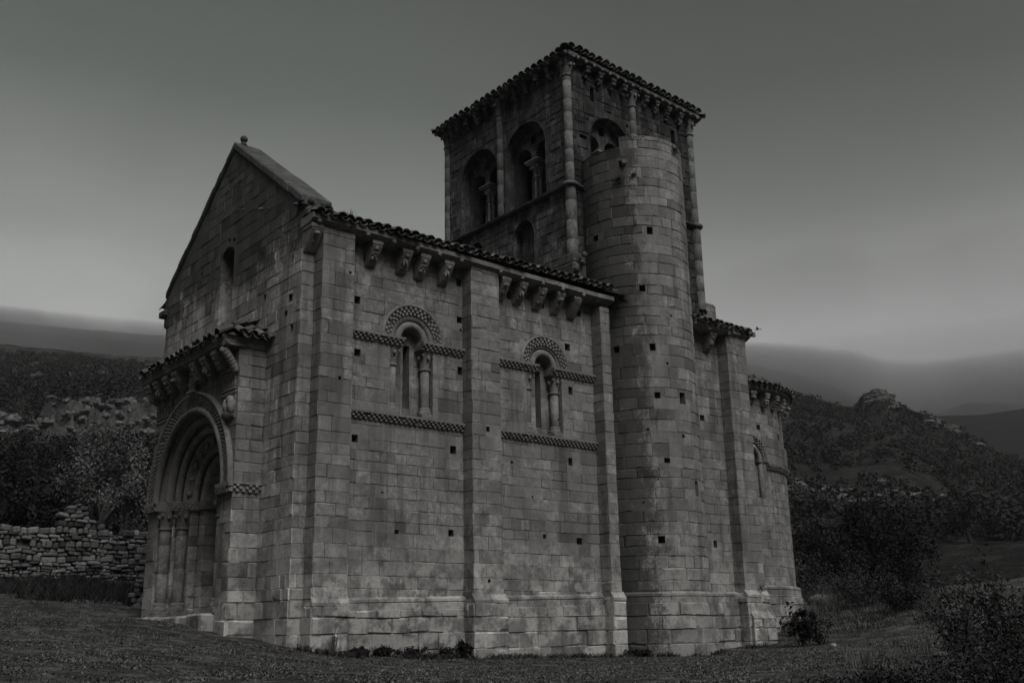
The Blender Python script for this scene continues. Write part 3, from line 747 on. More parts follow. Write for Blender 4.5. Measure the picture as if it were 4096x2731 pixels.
AC, AR = (16.9, 4.0), 3.37
fA = fm_cyl(AC, AR); AA = lambda d: R(d)*AR
WA, WZ = -102.3, 5.25
m = MB(); u_ = AA(WA)
AH = [(-92.4, 6.38, .17), (-70.5, 6.2, .17), (-101.9, 5.3, .16)]
ex = [hole(AA(a), z, s_) for a, z, s_ in AH[:2]]+arch_rects(u_, WZ, .70, 4.12)
ashlar(m, fA, AA(-128), AA(128), -1.0, 7.52, ex, 231, None, .35, .8, .3)
for a, z, s_ in AH[:2]: putlog(m, fA, AA(a), z, s_)
apse = m.build('apse', M_WALL, church)
m = MB()
P = arch_pts(u_, WZ, .44, 4.12, 14); reveal(m, fA, P, -.18, -.75, .95, True)
reveal(m, fA, [(u_-.70, 4.12), (u_+.70, 4.12)], 0, -.2, 1.)
for a, b in ((.69, .44),):   # splayed jambs and shafts
    for s_ in (-1, 1):
        m.poly([fA(u_+s_*a, 4.12, 0), fA(u_+s_*b, 4.12, -.18), fA(u_+s_*b, WZ, -.18), fA(u_+s_*a, WZ, 0)], 1.)
        p0 = fA(u_+s_*.58, 0, -.07); shaft(m, (p0[0], p0[1], 0), .075, 4.14, WZ, random.Random(2), 1.2)
arch_sweep(m, fA, u_, WZ, [(.44, -.18)]+circ(.56, -.05, .09, 7, pi, 0)+[(.70, .0), (.74, .0)], 24)
m.poly([fA(u_+x, z, -.74) for x, z in ((-.07, 4.4), (.07, 4.4), (.07, 5.5), (-.07, 5.5))], .05)
aw = m.build('window', M_TRIM, apse)
m = MB(); arch_sweep(m, fA, u_, WZ, [(.66, -.01), (.66, .03), (.84, .06), (.84, .09), (.88, .09), (.88, -.01)], 26); billet_ring(m, fA, u_, WZ, .67, .84, .09, 3, .12, 8)
m.build('hood_mould', M_TRIM, aw)
m = MB(); billet_string(m, fA, AA(-88.5), AA(60), 5.03, .2, .12, 61, .14); m.build('string_course', M_TRIM, apse)
m = MB()
fc = lambda u, z, w_: (AC[0]+(AR+w_)*cos(u/AR), AC[1]+(AR+w_)*sin(u/AR), z)
slab_run(m, fc, AA(-120), AA(110), [(7.50, -.1), (7.50, .20), (7.56, .33), (7.60, .36), (7.70, .36), (7.70, -.1)], 62, .35, .5)
m.build('cornice', M_TRIM, apse)
rg = random.Random(63)
for k, a in enumerate([-98.5, -88, -78, -68, -58, -48, -38, -26]):
    mb = corbel_mesh(lambda u, z, w_: fc(u, z, w_), AA(a), 7.497, [1, 2, 3, 0][k % 4], rg, .2, .42, .28)
    mb.build('corbel', M_TRIM, apse)
m = MB(); rg = random.Random(64)
for k in range(64):
    a = R(-125+250*k/64); dU = BV((-sin(a), cos(a), 0)); dS = BV((cos(a)*.93, sin(a)*.93, -.36)).normalized(); nn = dU.cross(dS).normalized(); nn = nn if nn.z > 0 else -nn
    for q in range(5):
        rr = AR+.48-.36*q*.93-.42; o = BV((AC[0]+rr*cos(a), AC[1]+rr*sin(a), 7.745+.36*q*.36+.13))
        wdt = max(.25, rr/AR)
        barrel(m, o+dU*rg.uniform(-.02, .02)+nn*rg.uniform(.0, .02)+dS*rg.uniform(-.03, .03), dU, dS, nn, .44, .09*wdt, .11*wdt, max(.5, rg.gauss(1, .25)), True)
        if True:
            a2 = a+R(125/64); o2 = BV((AC[0]+rr*cos(a2), AC[1]+rr*sin(a2), 7.755+.36*q*.36+.13)); barrel(m, o2, BV((-sin(a2), cos(a2), 0)), BV((cos(a2)*.93, sin(a2)*.93, -.36)).normalized(), nn, .44, .09*wdt, .11*wdt, max(.5, rg.gauss(.95, .25)), False)
m.lathe((AC[0], AC[1], 0), [(AR+.34, 7.71), (.1, 9.1)], 40, .5)
m.build('apse_roof', M_TILE, apse)
m = MB(); plinth(m, fA, AA(-118), AA(40), -1.0, .14, 65, True, .3, lambda u: 1.42); m.build('plinth', M_WALL, apse)
m = MB(); p = fA(AA(-62), 6.2, 0)   # broken stub on the flank of the apse
m.box((AA(-66), 5.25, -.05), (AA(-60), 5.9, .10), 1., .03, fA); m.build('shaft_stub', M_TRIM, apse)

# ------------------------------------------------------------------ tower
TX0, TX1, TY0, TY1 = 9.13, 14.70, .90, 7.10
ZS, ZT = 12.86, 17.02
tower = MB()
fW, fS_ = fm_west(TX0), fm_south(TY0)
OPW = [(2.93, 1.0), (5.33, 1.0)]; OZ = 14.72
ex = []
for c, r in OPW: ex += arch_rects(c, OZ, r, ZS+.02, 20)
ex += arch_rects(3.07, 11.95, .5, 10.9, 10)+arch_rects(5.45, 12.15, .32, 11.6, 8)
ashlar(tower, fW, TY0, TY1, 9.2, ZT, ex, 301, TOW_C, .18, .55, 99, .016, .030, .16)
OPS = [(10.88, .86), (13.2, .86)]
ex = []
for c, r in OPS: ex += arch_rects(c, OZ, r, ZS+.02, 20)
SLT = [(10.19, 16.22, .17, .5), (13.86, 15.85, .2, .55), (9.74, 14.63, .3, .12), (11.7, 15.6, .1, .1)]
ex += [(x-a/2, x+a/2, z-b/2, z+b/2) for x, z, a, b in SLT]+[(TX0+k*.2, TX0+k*.2+.2, ZT+.05-.055*(k+1)*.2, 20) for k in range(28)]
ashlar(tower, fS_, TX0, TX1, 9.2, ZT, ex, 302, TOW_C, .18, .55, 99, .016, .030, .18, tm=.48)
for x, z, a, b in SLT: reveal(tower, fS_, [(x-a/2, z-b/2), (x+a/2, z-b/2), (x+a/2, z+b/2), (x-a/2, z+b/2)], 0, -.6, .4, True, True)
ashlar(tower, fm_north(TY1), TX0, TX1, 9.2, ZT, (), 303, TOW_C); ashlar(tower, fm_east(TX1), TY0, TY1, 9.2, ZT, (), 304, TOW_C)
for f, c, r, zs, zb, d in ((fW, 3.07, .5, 11.95, 10.9, .28), (fW, 5.45, .32, 12.15, 11.6, .4)):
    reveal(tower, f, arch_pts(c, zs, r-.005, zb, 12), .03, -d, .9, True)
tower = tower.build('tower', M_TOW, church)
rg = random.Random(31)
def belfry(f, axis, c, R1):
    """twin light under a round-headed recess with an oculus"""
    mb = MB(); d = -.36; zb = ZS+.04; ra = .36 if R1 > .9 else .31; off = .47 if R1 > .9 else .41
    reveal(mb, f, arch_pts(c, OZ, R1-.005, zb, 22), .03, d, .92)
    ex = []
    for s_ in (-1, 1): ex += arch_rects(c+s_*off, OZ-.02, ra, zb, 10)
    ex += [(c-off, c+off, zb, OZ-.16), (c-.11, c+.11, OZ+.42, OZ+.72)]
    n = 24; z = OZ
    ft = lambda u, z, w_: f(u, z, w_+d)
    while z < OZ+R1:
        h = sqrt(max(0, R1*R1-(z-OZ+.03)**2)); ex += [(c-R1-1, c-h, z, z+.06), (c+h, c+R1+1, z, z+.06)]; z += .06
    ashlar(mb, ft, c-R1, c+R1, zb, OZ+R1, ex, int(c*100), TOW_C, .2, .45, 99, .014, .02, .15)
    for s_ in (-1, 1): reveal(mb, ft, arch_pts(c+s_*off, OZ-.02, ra, OZ-.18 if False else zb, 12), 0, -.45, .8)
    reveal(mb, ft, [(c-.11, OZ+.42), (c+.11, OZ+.42), (c+.11, OZ+.72), (c-.11, OZ+.72)], 0, -.45, .6, False, True)
    # the arches rest on a block over the middle column
    mb.box((c-.12, OZ-.17, d-.42), (c+.12, OZ+.05, d-.01), .95, .01, f)
    win = mb.build('belfry_window', M_TOW, tower)
    p = f(c, 0, d-.16); p = (p[0], p[1], 0)
    k = MB(); base_(k, p, .125, zb, .30, 1.4); k.lathe(p, [(.125, zb+.3), (.122, OZ-.72)], 16, 1.45, True)
    capital(k, p, .125, .20, OZ-.70, OZ-.30, rg, 0, True, 1.45)
    k.box((p[0]-.27, p[1]-.27, OZ-.30), (p[0]+.27, p[1]+.27, OZ-.24), 1.45, .015); k.box((p[0]-.31, p[1]-.31, OZ-.24), (p[0]+.31, p[1]+.31, OZ-.172), 1.5, .02)
    k.build('column', M_TTRIM, win)
    return win
for c, r in OPW: belfry(fW, 1, c, r)
for c, r in OPS: belfry(fS_, 0, c, r)
m = MB()    # near-black floor, ceiling and sheets that paint the darkness of the bell stage
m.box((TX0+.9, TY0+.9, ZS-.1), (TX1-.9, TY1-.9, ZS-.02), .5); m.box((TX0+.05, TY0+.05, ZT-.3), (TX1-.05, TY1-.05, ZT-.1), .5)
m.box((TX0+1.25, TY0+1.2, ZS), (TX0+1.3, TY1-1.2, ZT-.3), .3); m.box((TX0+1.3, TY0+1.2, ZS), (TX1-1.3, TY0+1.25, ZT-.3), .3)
m.build('bell_dark_panels', M_DARK, tower)
# engaged columns with capitals
cc = [(TX0+.02, TY0+.02, 10.65, 1.0), (TX0+.02, TY1-.02, 10.0, .97), (TX1-.02, TY0+.02, 10.0, .97), (TX0-.02, 4.14, ZS+.02, .95), (11.93, TY0-.02, ZS+.02, .95)]
for i, (x, y, z0, t) in enumerate(cc):
    k = MB(); r_ = .135 if i < 3 else .12
    rgc = random.Random(400+i); zt_ = 16.52-(.055*(x-TX0) if y < 1.5 else 0)
    if i < 3:
        shaft(k, (x, y, 0), r_+.03, z0, ZS-.02, rgc, .52, t); shaft(k, (x, y, 0), r_, ZS+.10, zt_, rgc, .52, t)
        k.lathe((x, y, 0), [(r_, ZS-.05), (r_+.11, ZS-.03), (r_+.13, ZS+.03), (r_+.08, ZS+.09), (r_, ZS+.13)], 20, .9)
    else: shaft(k, (x, y, 0), r_, z0, zt_, rgc, .52, t)
    col = k.build('engaged_column', M_TTRIM, tower)
    k = MB(); capital(k, (x, y, 0), r_, .21, zt_-.02, zt_+.50, rgc, 0, True, t*.9); k.build('capital', M_TTRIM, col)
m = MB(); rg = random.Random(9)
m.box((8.78, .50, 9.45), (9.30, 1.1, 10.30), .9, .05); m.box((8.84, .56, 10.30), (9.35, 1.12, 10.62), 1., .05); m.box((8.70, .40, 9.25), (9.32, 1.1, 9.44), .8, .04)
for k in range(14): m.ball((rg.uniform(8.7, 9.1), rg.uniform(.35, .6), rg.uniform(9.3, 10.5)), rg.uniform(.05, .10), rg.uniform(.6, 1.), 7, 5, .3, rg)
m.build('column_pedestal', M_TOW, tower)
# string course round the bell stage
m = MB()
pr = [(-.06, -.05), (-.055, .08), (0, .15), (.05, .155), (.085, .08), (.10, -.05)]
slab_run(m, lambda u, z, w_: (TX0-w_, u, z+ZS), TY0-.16, TY1+.16, pr, 11, .5, 1.1, .003); slab_run(m, lambda u, z, w_: (u, TY0-w_, z+ZS), TX0+.01, TX1+.16, pr, 12, .5, 1.1, .003)
m.build('string_course', M_COPE, tower)
# eaves: cornice with billets, corbels, hipped tile roof
m = MB(); OV = .32; TLT = .055
tp = [(0, -.1), (0, OV-.16), (.05, OV-.04), (.07, OV), (.16, OV), (.16, -.1)]
f1 = lambda u, z, w_: (TX0-w_, u, z+ZT); f2 = lambda u, z, w_: (u, TY0-w_, z+ZT-TLT*(u-TX0))
f3 = lambda u, z, w_: (TX1+w_, u, z+ZT-TLT*5.57); f4 = lambda u, z, w_: (u, TY1+w_, z+ZT-TLT*(u-TX0))
slab_run(m, f1, TY0-OV, TY1+OV, tp, 13, .6, 1.1); slab_run(m, f2, TX0-.05, TX1+OV, tp, 14, .6, 1.1); slab_run(m, f3, TY0, TY1, tp, 15); slab_run(m, f4, TX0, TX1+.2, tp, 16)
tcn = m.build('cornice', M_TOW, tower)
m = MB()
for k in range(18):
    m = MB(); m.ball(f1(TY0-.3+k*.4, .05, OV-.03), .06, 1.2, 8, 6); m.build('ball_ornament', M_TTRIM, tcn)
    m = MB(); m.ball(f2(TX0-.1+k*.34, .05, OV-.03), .06, 1.2, 8, 6); m.build('ball_ornament', M_TTRIM, tcn)
rg = random.Random(15)
for u in (1.55, 2.1, 2.65, 3.2, 3.7, 4.7, 5.2, 5.75, 6.25, 6.7): corbel_mesh(lambda a, z, w_: (TX0-w_, a, z), u, ZT-.003, rg.choice((0, 1, 3)), rg, .17, .31, .25).build('corbel', M_TOW, tower)
for u in (9.85, 10.4, 10.95, 11.45, 12.45, 12.95, 13.5, 14.1): corbel_mesh(lambda a, z, w_: (a, TY0-w_, z), u, ZT-.003-TLT*(u-TX0), rg.choice((0, 1, 3)), rg, .17, .31, .25).build('corbel', M_TOW, tower)
m = MB(); E_ = OV+.05; px, py, pz = (TX0+TX1)/2, (TY0+TY1)/2, 17.95; ze = ZT+.10
W_ = TY1-TY0+2*E_; D_ = px-TX0+E_; ln = sqrt(D_**2+(pz-ze)**2); hy = W_/2
cl = lambda width, ln: (lambda u, s_: abs(u-width/2) <= width/2*(s_/ln)+.12)
tile_roof(m, (px, TY0-E_, pz), (0, 1, 0), (-D_, 0, ze-pz), W_, ln, 310, .29, .38, cl(W_, ln), .5)
tile_roof(m, (px, TY0-E_, pz), (0, 1, 0), (D_, 0, ze-pz), W_, ln, 311, .29, .38, cl(W_, ln), .5)
W2 = TX1-TX0+2*E_; D2 = py-TY0+E_; l2 = sqrt(D2**2+(pz-ze)**2)
tile_roof(m, (TX0-E_, py, pz+TLT*W2/2), (1, 0, -TLT), (0, -D2, ze-pz), W2, l2, 312, .29, .38, cl(W2, l2), .5)
tile_roof(m, (TX0-E_, py, pz), (1, 0, 0), (0, D2, ze-pz), W2, l2, 313, .29, .38, cl(W2, l2), .5)
q = [(TX0-OV, TY0-OV, ze), (TX1+OV, TY0-OV, ze-TLT*5.6), (TX1+OV, TY1+OV, ze-TLT*5.6), (TX0-OV, TY1+OV, ze)]
for i in range(4): m.poly([q[i], q[(i+1) % 4], (px, py, pz-.05)], .5)
for i, (sx, sy) in enumerate(((-1, -1), (1, -1), (-1, 1), (1, 1))):     # hip tiles
    e = BV((px+sx*D_, py+sy*D2, ze-(TLT*5.6 if sx > 0 else 0))); t_ = BV((px, py, pz)); dS = (e-t_).normalized(); dU = dS.cross(BV((0, 0, 1))).normalized(); nn = dU.cross(dS); nn = nn if nn.z > 0 else -nn; L_ = (e-t_).length
    for k in range(int(L_/.36)): barrel(m, t_+dS*(L_-.36*k-.42)+nn*.06, dU, dS, nn, .46, .12, .15, rg.gauss(1, .2), True)
m.build('tower_roof', M_TILE, tower)

# ------------------------------------------------------------------ west portal
PX, PA, PB, PC, PS = -.655, 1.54, 6.44, 3.99, 3.42
fP = fm_west(PX)
m = MB()
ex = arch_rects(PC, PS, 2.25, -2, 22)
ashlar(m, fP, PA, PB, -1., 6.46, [e for e in ex if e[2] > 3]+[(PC-1.85, PC+1.85, -2, PS)]+[(1.62, 2.42, 5.48, 6.12), (5.30, 6.36, 5.50, 6.12)], 501, None, .35, .8, bev=.016, out_=.015)
ashlar(m, fm_south(PA), PX, 0, -1., 6.46, (), 502, None, .3, .5, bev=.018, out_=.018, var=.15)
ashlar(m, fm_north(PB), PX, 0, -1., 6.46, (), 503, None, .3, .6)
m.poly([(PX, PA, 6.45), (0, PA, 6.45), (0, PB, 6.45), (PX, PB, 6.45)])
portal = m.build('portal', M_WALL, church)
JX = [(PX, 1.85), (-.38, 1.85), (-.38, 1.5), (-.10, 1.5), (-.10, 1.15), (.12, 1.15), (.12, .8), (1.3, .8)]
for s_ in (-1, 1):
    m = MB()
    for i in range(len(JX)-1):
        a, b = JX[i], JX[i+1]; p, q = (a[0], PC+s_*a[1]), (b[0], PC+s_*b[1])
        f, l = fm_seg(p, q) if s_ > 0 else fm_seg(q, p)
        ashlar(m, f, 0, l, .2, PS-.2, (), 510+i+(20 if s_ > 0 else 0), None, .5, .9, bev=.014)
    m.build('jamb', M_WALL, portal)
rg = random.Random(52)
m = MB(); m.box((-.80, PC-1.80, -.3), (1.35, PC+2.45, .64), 1., .02); y = PC-1.84
while y < PC+2.5:
    q = min(PC+2.54, y+rg.uniform(.4, .8)); m.box((-.93+rg.uniform(-.05, .05), y, -.5), (-.60, q-.012, .655+rg.uniform(-.03, .012)), rg.gauss(1.08, .08), .05); y = q
m.build('step', M_WALL, portal)
m = MB(); m.box((1.30, PC-1.0, .6), (1.36, PC+1.0, 4.4), 1.)
for k in range(7): m.box((1.28, PC-.8+k*.232, .66), (1.302, PC-.8+k*.232+.225, 4.3), rg.uniform(.8, 1.2), .006)
m.build('door', M_WOOD, portal)
for s_ in (-1, 1):
    for (x, r_) in ((-.50, 1.67), (-.22, 1.325)):
        k = MB(); p = (x, PC+s_*r_, 0); base_(k, p, .135, .65, .34); shaft(k, p, .135, .99, 2.74, rg, .75); col = k.build('column', M_TRIM, portal)
        k = MB(); capital(k, p, .135, .185, 2.76, PS-.235, rg, 0, True, .75); k.build('capital', M_TRIM, col)
# imposts follow the steps of the jamb; outer ones carry billets and turn the corner
for s_ in (-1, 1):
    m = MB()
    def ib(x0, x1, ra, rb, dz):
        y0, y1 = sorted((PC+s_*ra, PC+s_*rb)); m.box((x0, y0, PS-.235+dz), (x1, y1, PS-dz), .9, .012)
    ib(PX-.09, -.30, 1.74, 2.44 if s_ > 0 else 2.40, .0); ib(-.46, -.02, 1.40, 1.80, .003); ib(-.18, .20, 1.06, 1.46, .006); ib(.04, .78, .73, 1.12, .009)
    y0, y1 = sorted((PC+s_*1.745, PC+s_*2.52)); billet_string(m, fm_west(PX-.055), y0, y1, PS-.225, .225, .075, 53+s_, .125)
    billet_string(m, fm_south(PA-.01) if s_ < 0 else fm_north(PB+.01), PX-.11, -.01, PS-.225, .225, .075, 55+s_, .15)
    rgc = random.Random(56+s_)
    for k in range(16):
        x = rgc.uniform(-.44, .1); r_ = 1.40 if x < -.18 else 1.06
        m.ball((x, PC+s_*(r_+.0), PS-.12+rgc.uniform(-.05, .05)), (.035, .02, .035), .9, 7, 5, .2, rgc)
    m.build('impost', M_TRIM, portal)
m = MB()
def ar(prof, n=48, sd=0, nv=11): arch_sweep(m, fP, PC, PS, prof, n, 0, pi, sd, nv, True)
ar([(2.05, -.04), (2.06, -.10), (1.915, -.14), (1.90, -.20), (1.905, -.40)], sd=1); ar(circ(1.985, .015, .085, 8, -.3, pi+.3), sd=2)
ar([(1.905, -.40), (1.70, -.40), (1.70, -.56)], sd=3); ar(circ(1.80, -.255, .115, 9, -.5, pi+.8), sd=4); ar(circ(1.665, -.36, .03, 6, 0, 2*pi), sd=14)
ar([(1.70, -.56), (1.47, -.56), (1.47, -.46), (1.43, -.45), (1.40, -.55), (1.22, -.62), (1.20, -.84), (1.04, -.84), (1.04, -.74)], sd=5)
ar([(1.04, -.74), (.80, -.78), (.80, -2.0)], sd=6)
m.poly([fP(a, b, -1.97) for a, b in arch_pts(PC, PS, .82, PS-.3, 14)], .12)
arv = m.build('archivolt', M_TRIM, portal)
m = MB(); arch_sweep(m, fP, PC, PS, [(2.05, -.04), (2.05, .02), (2.33, .085), (2.335, .115), (2.42, .115), (2.43, -.02)], 56, 0, pi, 7, 13); billet_ring(m, fP, PC, PS, 2.06, 2.32, .11, 4, .115, 9)
m.build('hood_mould', M_TRIM, arv)
m = MB(); rope(m, fP, PC, PS, 1.55, -.39, .085, 62); m.build('rope_moulding', M_TRIM, arv)
m = MB(); rope(m, fP, PC, PS, 1.125, -.66, .075, 52); m.build('rope_moulding', M_TRIM, arv)
m = MB(); rg = random.Random(57)
for k in range(11):          # little carvings on the voussoirs
    a = pi*(k+.5)/11; r_ = 1.31; c = fP(PC-r_*cos(a), PS+r_*sin(a), -.55); q = rg.choice((0, 1, 2))
    if q == 0: m.ball(c, (.05, .07, .10), 1., 8, 6, .2, rg); m.ball((c[0]-.03, c[1], c[2]+.10), .045, 1., 8, 6, .1, rg)
    elif q == 1: m.lathe((c[0], c[1], c[2]-.02), [(.07, 0), (.085, .02), (.07, .05), (.05, .02)], 12)
    else: m.ball(c, (.05, .09, .06), 1., 8, 6, .25, rg); m.ball((c[0]-.02, c[1]+.07, c[2]+.04), .04, 1., 8, 6, .1, rg)
m.build('carved_figures', M_TRIM, arv)
# figure friezes beside the arch
def frieze(y0, y1, z0, h, n, seed):
    mb = MB(); rg = random.Random(seed); bk = fm_west(PX)
    mb.box((y0, z0, -.1), (y1, z0+h, -.045), 1., .004, bk); mb.box((y0-.02, z0-.07, -.05), (y1+.02, z0+.0, .03), 1.05, .01, bk)
    for k in range(n):
        y = y0+(y1-y0)*(k+.5)/n; z = z0+.02; sc_ = h/.64; q = rg.uniform(.93, 1.05); x = PX+.02
        wv = (y1-y0)/n
        mb.ball((x-.03, y, z+.53*sc_*q), (.055, .048, .06), 1.05, 8, 6, .08, rg)
        mb.ball((x-.01, y, z+.35*sc_*q), (.06, wv*.40, .15), 1., 9, 7, .12, rg)
        mb.ball((x-.0, y, z+.16*sc_), (.055, wv*.34, .16), 1., 9, 7, .14, rg)
        mb.ball((x-.05, y+rg.uniform(-.03, .03), z+.34*sc_), (.03, wv*.36, .035), 1.05, 7, 5, .1, rg)
        for s_ in (-1, 1): mb.ball((x-.02, y+s_*wv*.18, z+.03), (.05, .03, .03), 1., 6, 4, .1, rg)
    return mb.build('figure_frieze', M_TRIM, portal)
frieze(1.64, 2.40, 5.50, .62, 6, 58); frieze(5.32, 6.34, 5.52, .60, 5, 59)
m = MB(); rg = random.Random(60)   # beast wrestling relief by the right corner
m.box((1.60, 4.84, .0), (2.16, 5.40, .03), 1., .02, fP)
for c, r_ in (((1.85, 4.95, .09), (.22, .12)), ((1.70, 5.12, .10), (.12, .20)), ((1.80, 5.28, .09), (.14, .10)), ((1.98, 5.16, .09), (.09, .19)), ((1.86, 5.12, .11), (.05, .17)), ((2.02, 5.0, .09), (.10, .12))):
    p = fP(c[0], c[1], c[2]-.03); m.ball(p, (.10, r_[0], r_[1]), 1., 10, 8, .08, rg)
m.build('relief_panel', M_TRIM, portal)
m = MB(); m.box((6.08, 5.05, .0), (6.36, 5.10, .05), 1., .01, fP)
for c, r_ in (((6.22, 5.2, .03), (.09, .06)), ((6.28, 5.28, .03), (.05, .05)), ((6.16, 5.26, .03), (.05, .06))): m.ball(fP(*c), (.05, r_[0], r_[1]), 1., 8, 6, .15, rg)
m.build('relief_panel', M_TRIM, portal)
# standing figure over the crown of the arch
m = MB(); p = PX-.06
m.ball((p-.07, 3.80, 6.02), (.10, .13, .22), 1., 10, 8, .08, rg); m.ball((p-.10, 3.80, 6.28), .085, 1., 10, 8, .06, rg); m.box((p-.16, 3.62, 5.80), (p+.06, 4.0, 5.86), 1., .01); m.ball((p-.12, 3.80, 6.0), (.06, .15, .06), 1., 8, 6, .1, rg)
m.build('carved_statue', M_TRIM, portal)
fq = lambda a, z, w_: (PX-w_, a, z)
rg = random.Random(62)
for i, y in enumerate([6.30, 5.72, 5.12, 4.52, 3.42, 2.82, 2.18]): corbel_mesh(fq, y, 6.457, [0, 2, 0, 1, 0, 2, 0][i], rg, .25, .50, .36).build('corbel', M_TRIM, portal)
m = MB()    # corner stone of the flank drawn out as a beast leaning from the wall
m.box((PX-.02, PA-.005, 5.98), (PX+.3, PA+.3, 6.455), 1., .01)
for k in range(7): s_ = k/6; m.ball((PX-.02-.30*s_, PA+.12, 5.96+.42*s_), (.10, .11, .10), 1.05, 9, 7, .06, rg)
m.ball((PX-.34, PA+.12, 6.36), (.10, .09, .08), 1.05, 9, 7, .06, rg)
m.build('corbel', M_TRIM, portal)
m = MB(); cpf = [(0, -.1), (0, .26), (.05, .38), (.09, .40), (.12, .375), (.15, .40), (.21, .405), (.21, -.1)]
slab_run(m, lambda u, z, w_: (PX-w_, u, z+6.46), PA-.09, PB+.18, cpf, 64, .6, 1.0, .004)
cp2 = [(0, -.1), (0, .03), (.05, .07), (.09, .10), (.12, .075), (.15, .10), (.21, .105), (.21, -.1)]
slab_run(m, lambda u, z, w_: (u, PA-w_, z+6.46), PX-.405, 0, cp2, 65, .5, .8, .004); slab_run(m, lambda u, z, w_: (u, PB+w_, z+6.46), PX-.3, 0, cp2, 66)
pcn = m.build('cornice', M_TRIM, portal)
m = MB()
for k in range(19): m = MB(); m.ball((PX-.40, PA+.05+k*.27, 6.46+.225), (.05, .05, .045), 1.1, 8, 6); m.build('ball_ornament', M_TRIM, pcn)
m = MB(); ye = PA-.22; yw = PB+.25; zt_, zb_ = 7.28, 6.69; dS = BV((-1.13, 0, zb_-zt_)); ln = dS.length
tile_roof(m, (.02, ye+.25, zt_), (0, 1, 0), dS, yw-ye-.4, ln, 330, .27, .36, lambda u, s_: s_ > .62-u*1.1)
d2 = BV((0, -.95, -.52)); tile_roof(m, (-1.02, PA+.72, 7.20), (1, 0, 0), d2, 1.0, d2.length, 331, .25, .36, lambda u, s_: s_ > .1+(1.0-u)*.9, 1.6)
m.poly([(0, yw-.1, zt_-.04), (-1.06, yw-.1, zb_-.02), (-1.06, ye+.05, zb_-.02), (-.0, ye+.75, zt_-.04)], .5); m.poly([(0, ye+.75, zt_-.04), (-1.06, ye+.05, zb_-.02), (0, ye+.05, zb_-.02)], .5)
m.build('portal_roof', M_TILE, portal)
#--GROUND--
# ------------------------------------------------------------------ terrain
cxy = CAM[:2]
def pol(b, d): return (cxy[0]+d*cos(R(b)), cxy[1]+d*sin(R(b)))
def tab(b, d): k = np.array(d, float); return np.interp(b, k[:, 0], k[:, 1])
RA = [(20, 6.8), (24.4, 7.86), (25.4, 8.26), (26.3, 8.89), (27.06, 9.39), (27.84, 9.79), (28.6, 10.31), (29.6, 10.78), (30.2, 11.24), (30.55, 11.62), (30.8, 11.79), (31.1, 11.72), (31.6, 11.47), (32.0, 11.1), (32.43, 10.98), (33.94, 11.55), (35.24, 12.23), (37.5, 13.2), (40, 14), (55, 13.5), (62, 13.7), (70, 13.6), (76, 13.4)]
RB = [(20, 10.2), (24.02, 10.65), (25.24, 10.85), (26.6, 11.0), (27.9, 10.69), (28.6, 10.53), (29.2, 10.7), (30.0, 10.9), (30.6, 11.1), (31.66, 11.93), (32.9, 12.5), (34.5, 12.93), (36, 13.2), (37.5, 13.45), (40, 14.3), (60, 14.6), (76, 14.6)]
CT = [(20, 5.6), (25, 5.4), (28, 6.0), (30, 6.9), (36, 7.7), (40, 8.3), (55, 8.9), (63, 10.2), (66, 12.3), (69.9, 12.5), (70.6, 12.36), (72.5, 12.0), (73.2, 11.86), (73.6, 12.13), (74, 11.93), (74.9, 12.08), (75.2, 11.8), (75.4, 10.6), (76.3, 10.75), (77.3, 10.95), (79, 10.6), (85, 11.4)]
KN = [(0, [(0, 2.2)]),
      (60, [(15, 2.4), (25, 2.4), (28, 2.1), (30, 1.8), (32, .9), (34, 1.2), (36, 1.4), (40, 1.6), (55, 2.5), (62, 3.2), (70, 4.2), (76, 4.2)]),
      (110, [(25, 4.05), (28, 4.05), (30, 4.1), (32, 3.6), (36, 4.5), (40, 5), (55, 5.5), (62, 6.2), (70, 7), (76, 7)]),
      (170, [(20, 5.2), (25, 5.2), (28, 5.8), (30, 6.7), (32, 6.9), (34, 6.7), (36, 7.5), (40, 8), (55, 8.6), (65, 9.6), (70, 10.1), (76, 9.7)]),
      (175, CT), (330, RA), (430, [(b, e-(1.3 if b < 45 else -.6)) for b, e in RA]),
      (1000, [(20, 8.2), (24, 8.6), (29.5, 9.2), (31, 10.2), (33, 11.2), (37.5, 12.0), (42, 13.2), (60, 14.5), (70, 14.5), (76, 14.5)]),
      (2000, [(b, e-(.5 if b > 31 else 0)) for b, e in RB]), (2500, [(20, 8.0), (29.5, 9.0), (31.6, 11.7), (33, 12.4), (35, 12.9), (37.5, 13.4), (42, 14.6), (60, 15.1), (76, 15.1)]),
      (3500, [(20, 6), (30, 8), (33, 12.5), (35, 13.3), (37.5, 14.1), (45, 15), (60, 15.6), (70, 15.7), (76, 15.7)]), (4100, [(20, 5), (37.5, 9), (76, 12)])]
def far_h(b, d):
    """height of the hills at bearing b (degrees) and distance d"""
    wz = np.exp(-((d-172)/26)**2)          # ribs and clefts in the crag
    d = d+(b > 55)*wz*(1.6*np.sin(b*4.1+1)*np.sin(b*2.3)+.4*np.sin(b*13.3+d*.9)+.25*np.sin(b*27+d*2.1)+.38*np.sin(d*4.3+2.2*np.sin(b*2.7))+.25*np.sin(d*9.1+3*np.sin(b*5.7)))
    ks = np.array([k for k, _ in KN], float)
    H = np.stack([k*np.tan(np.radians(tab(b, t))) for k, t in KN[1:]]); H = np.concatenate([H[:1]*0, H])
    i = np.clip(np.searchsorted(ks, d, 'right')-1, 0, len(ks)-2); f = np.clip((d-ks[i])/(ks[i+1]-ks[i]), 0, 1)
    j = np.arange(len(b)); return H[i, j]*(1-f)+H[i+1, j]*f
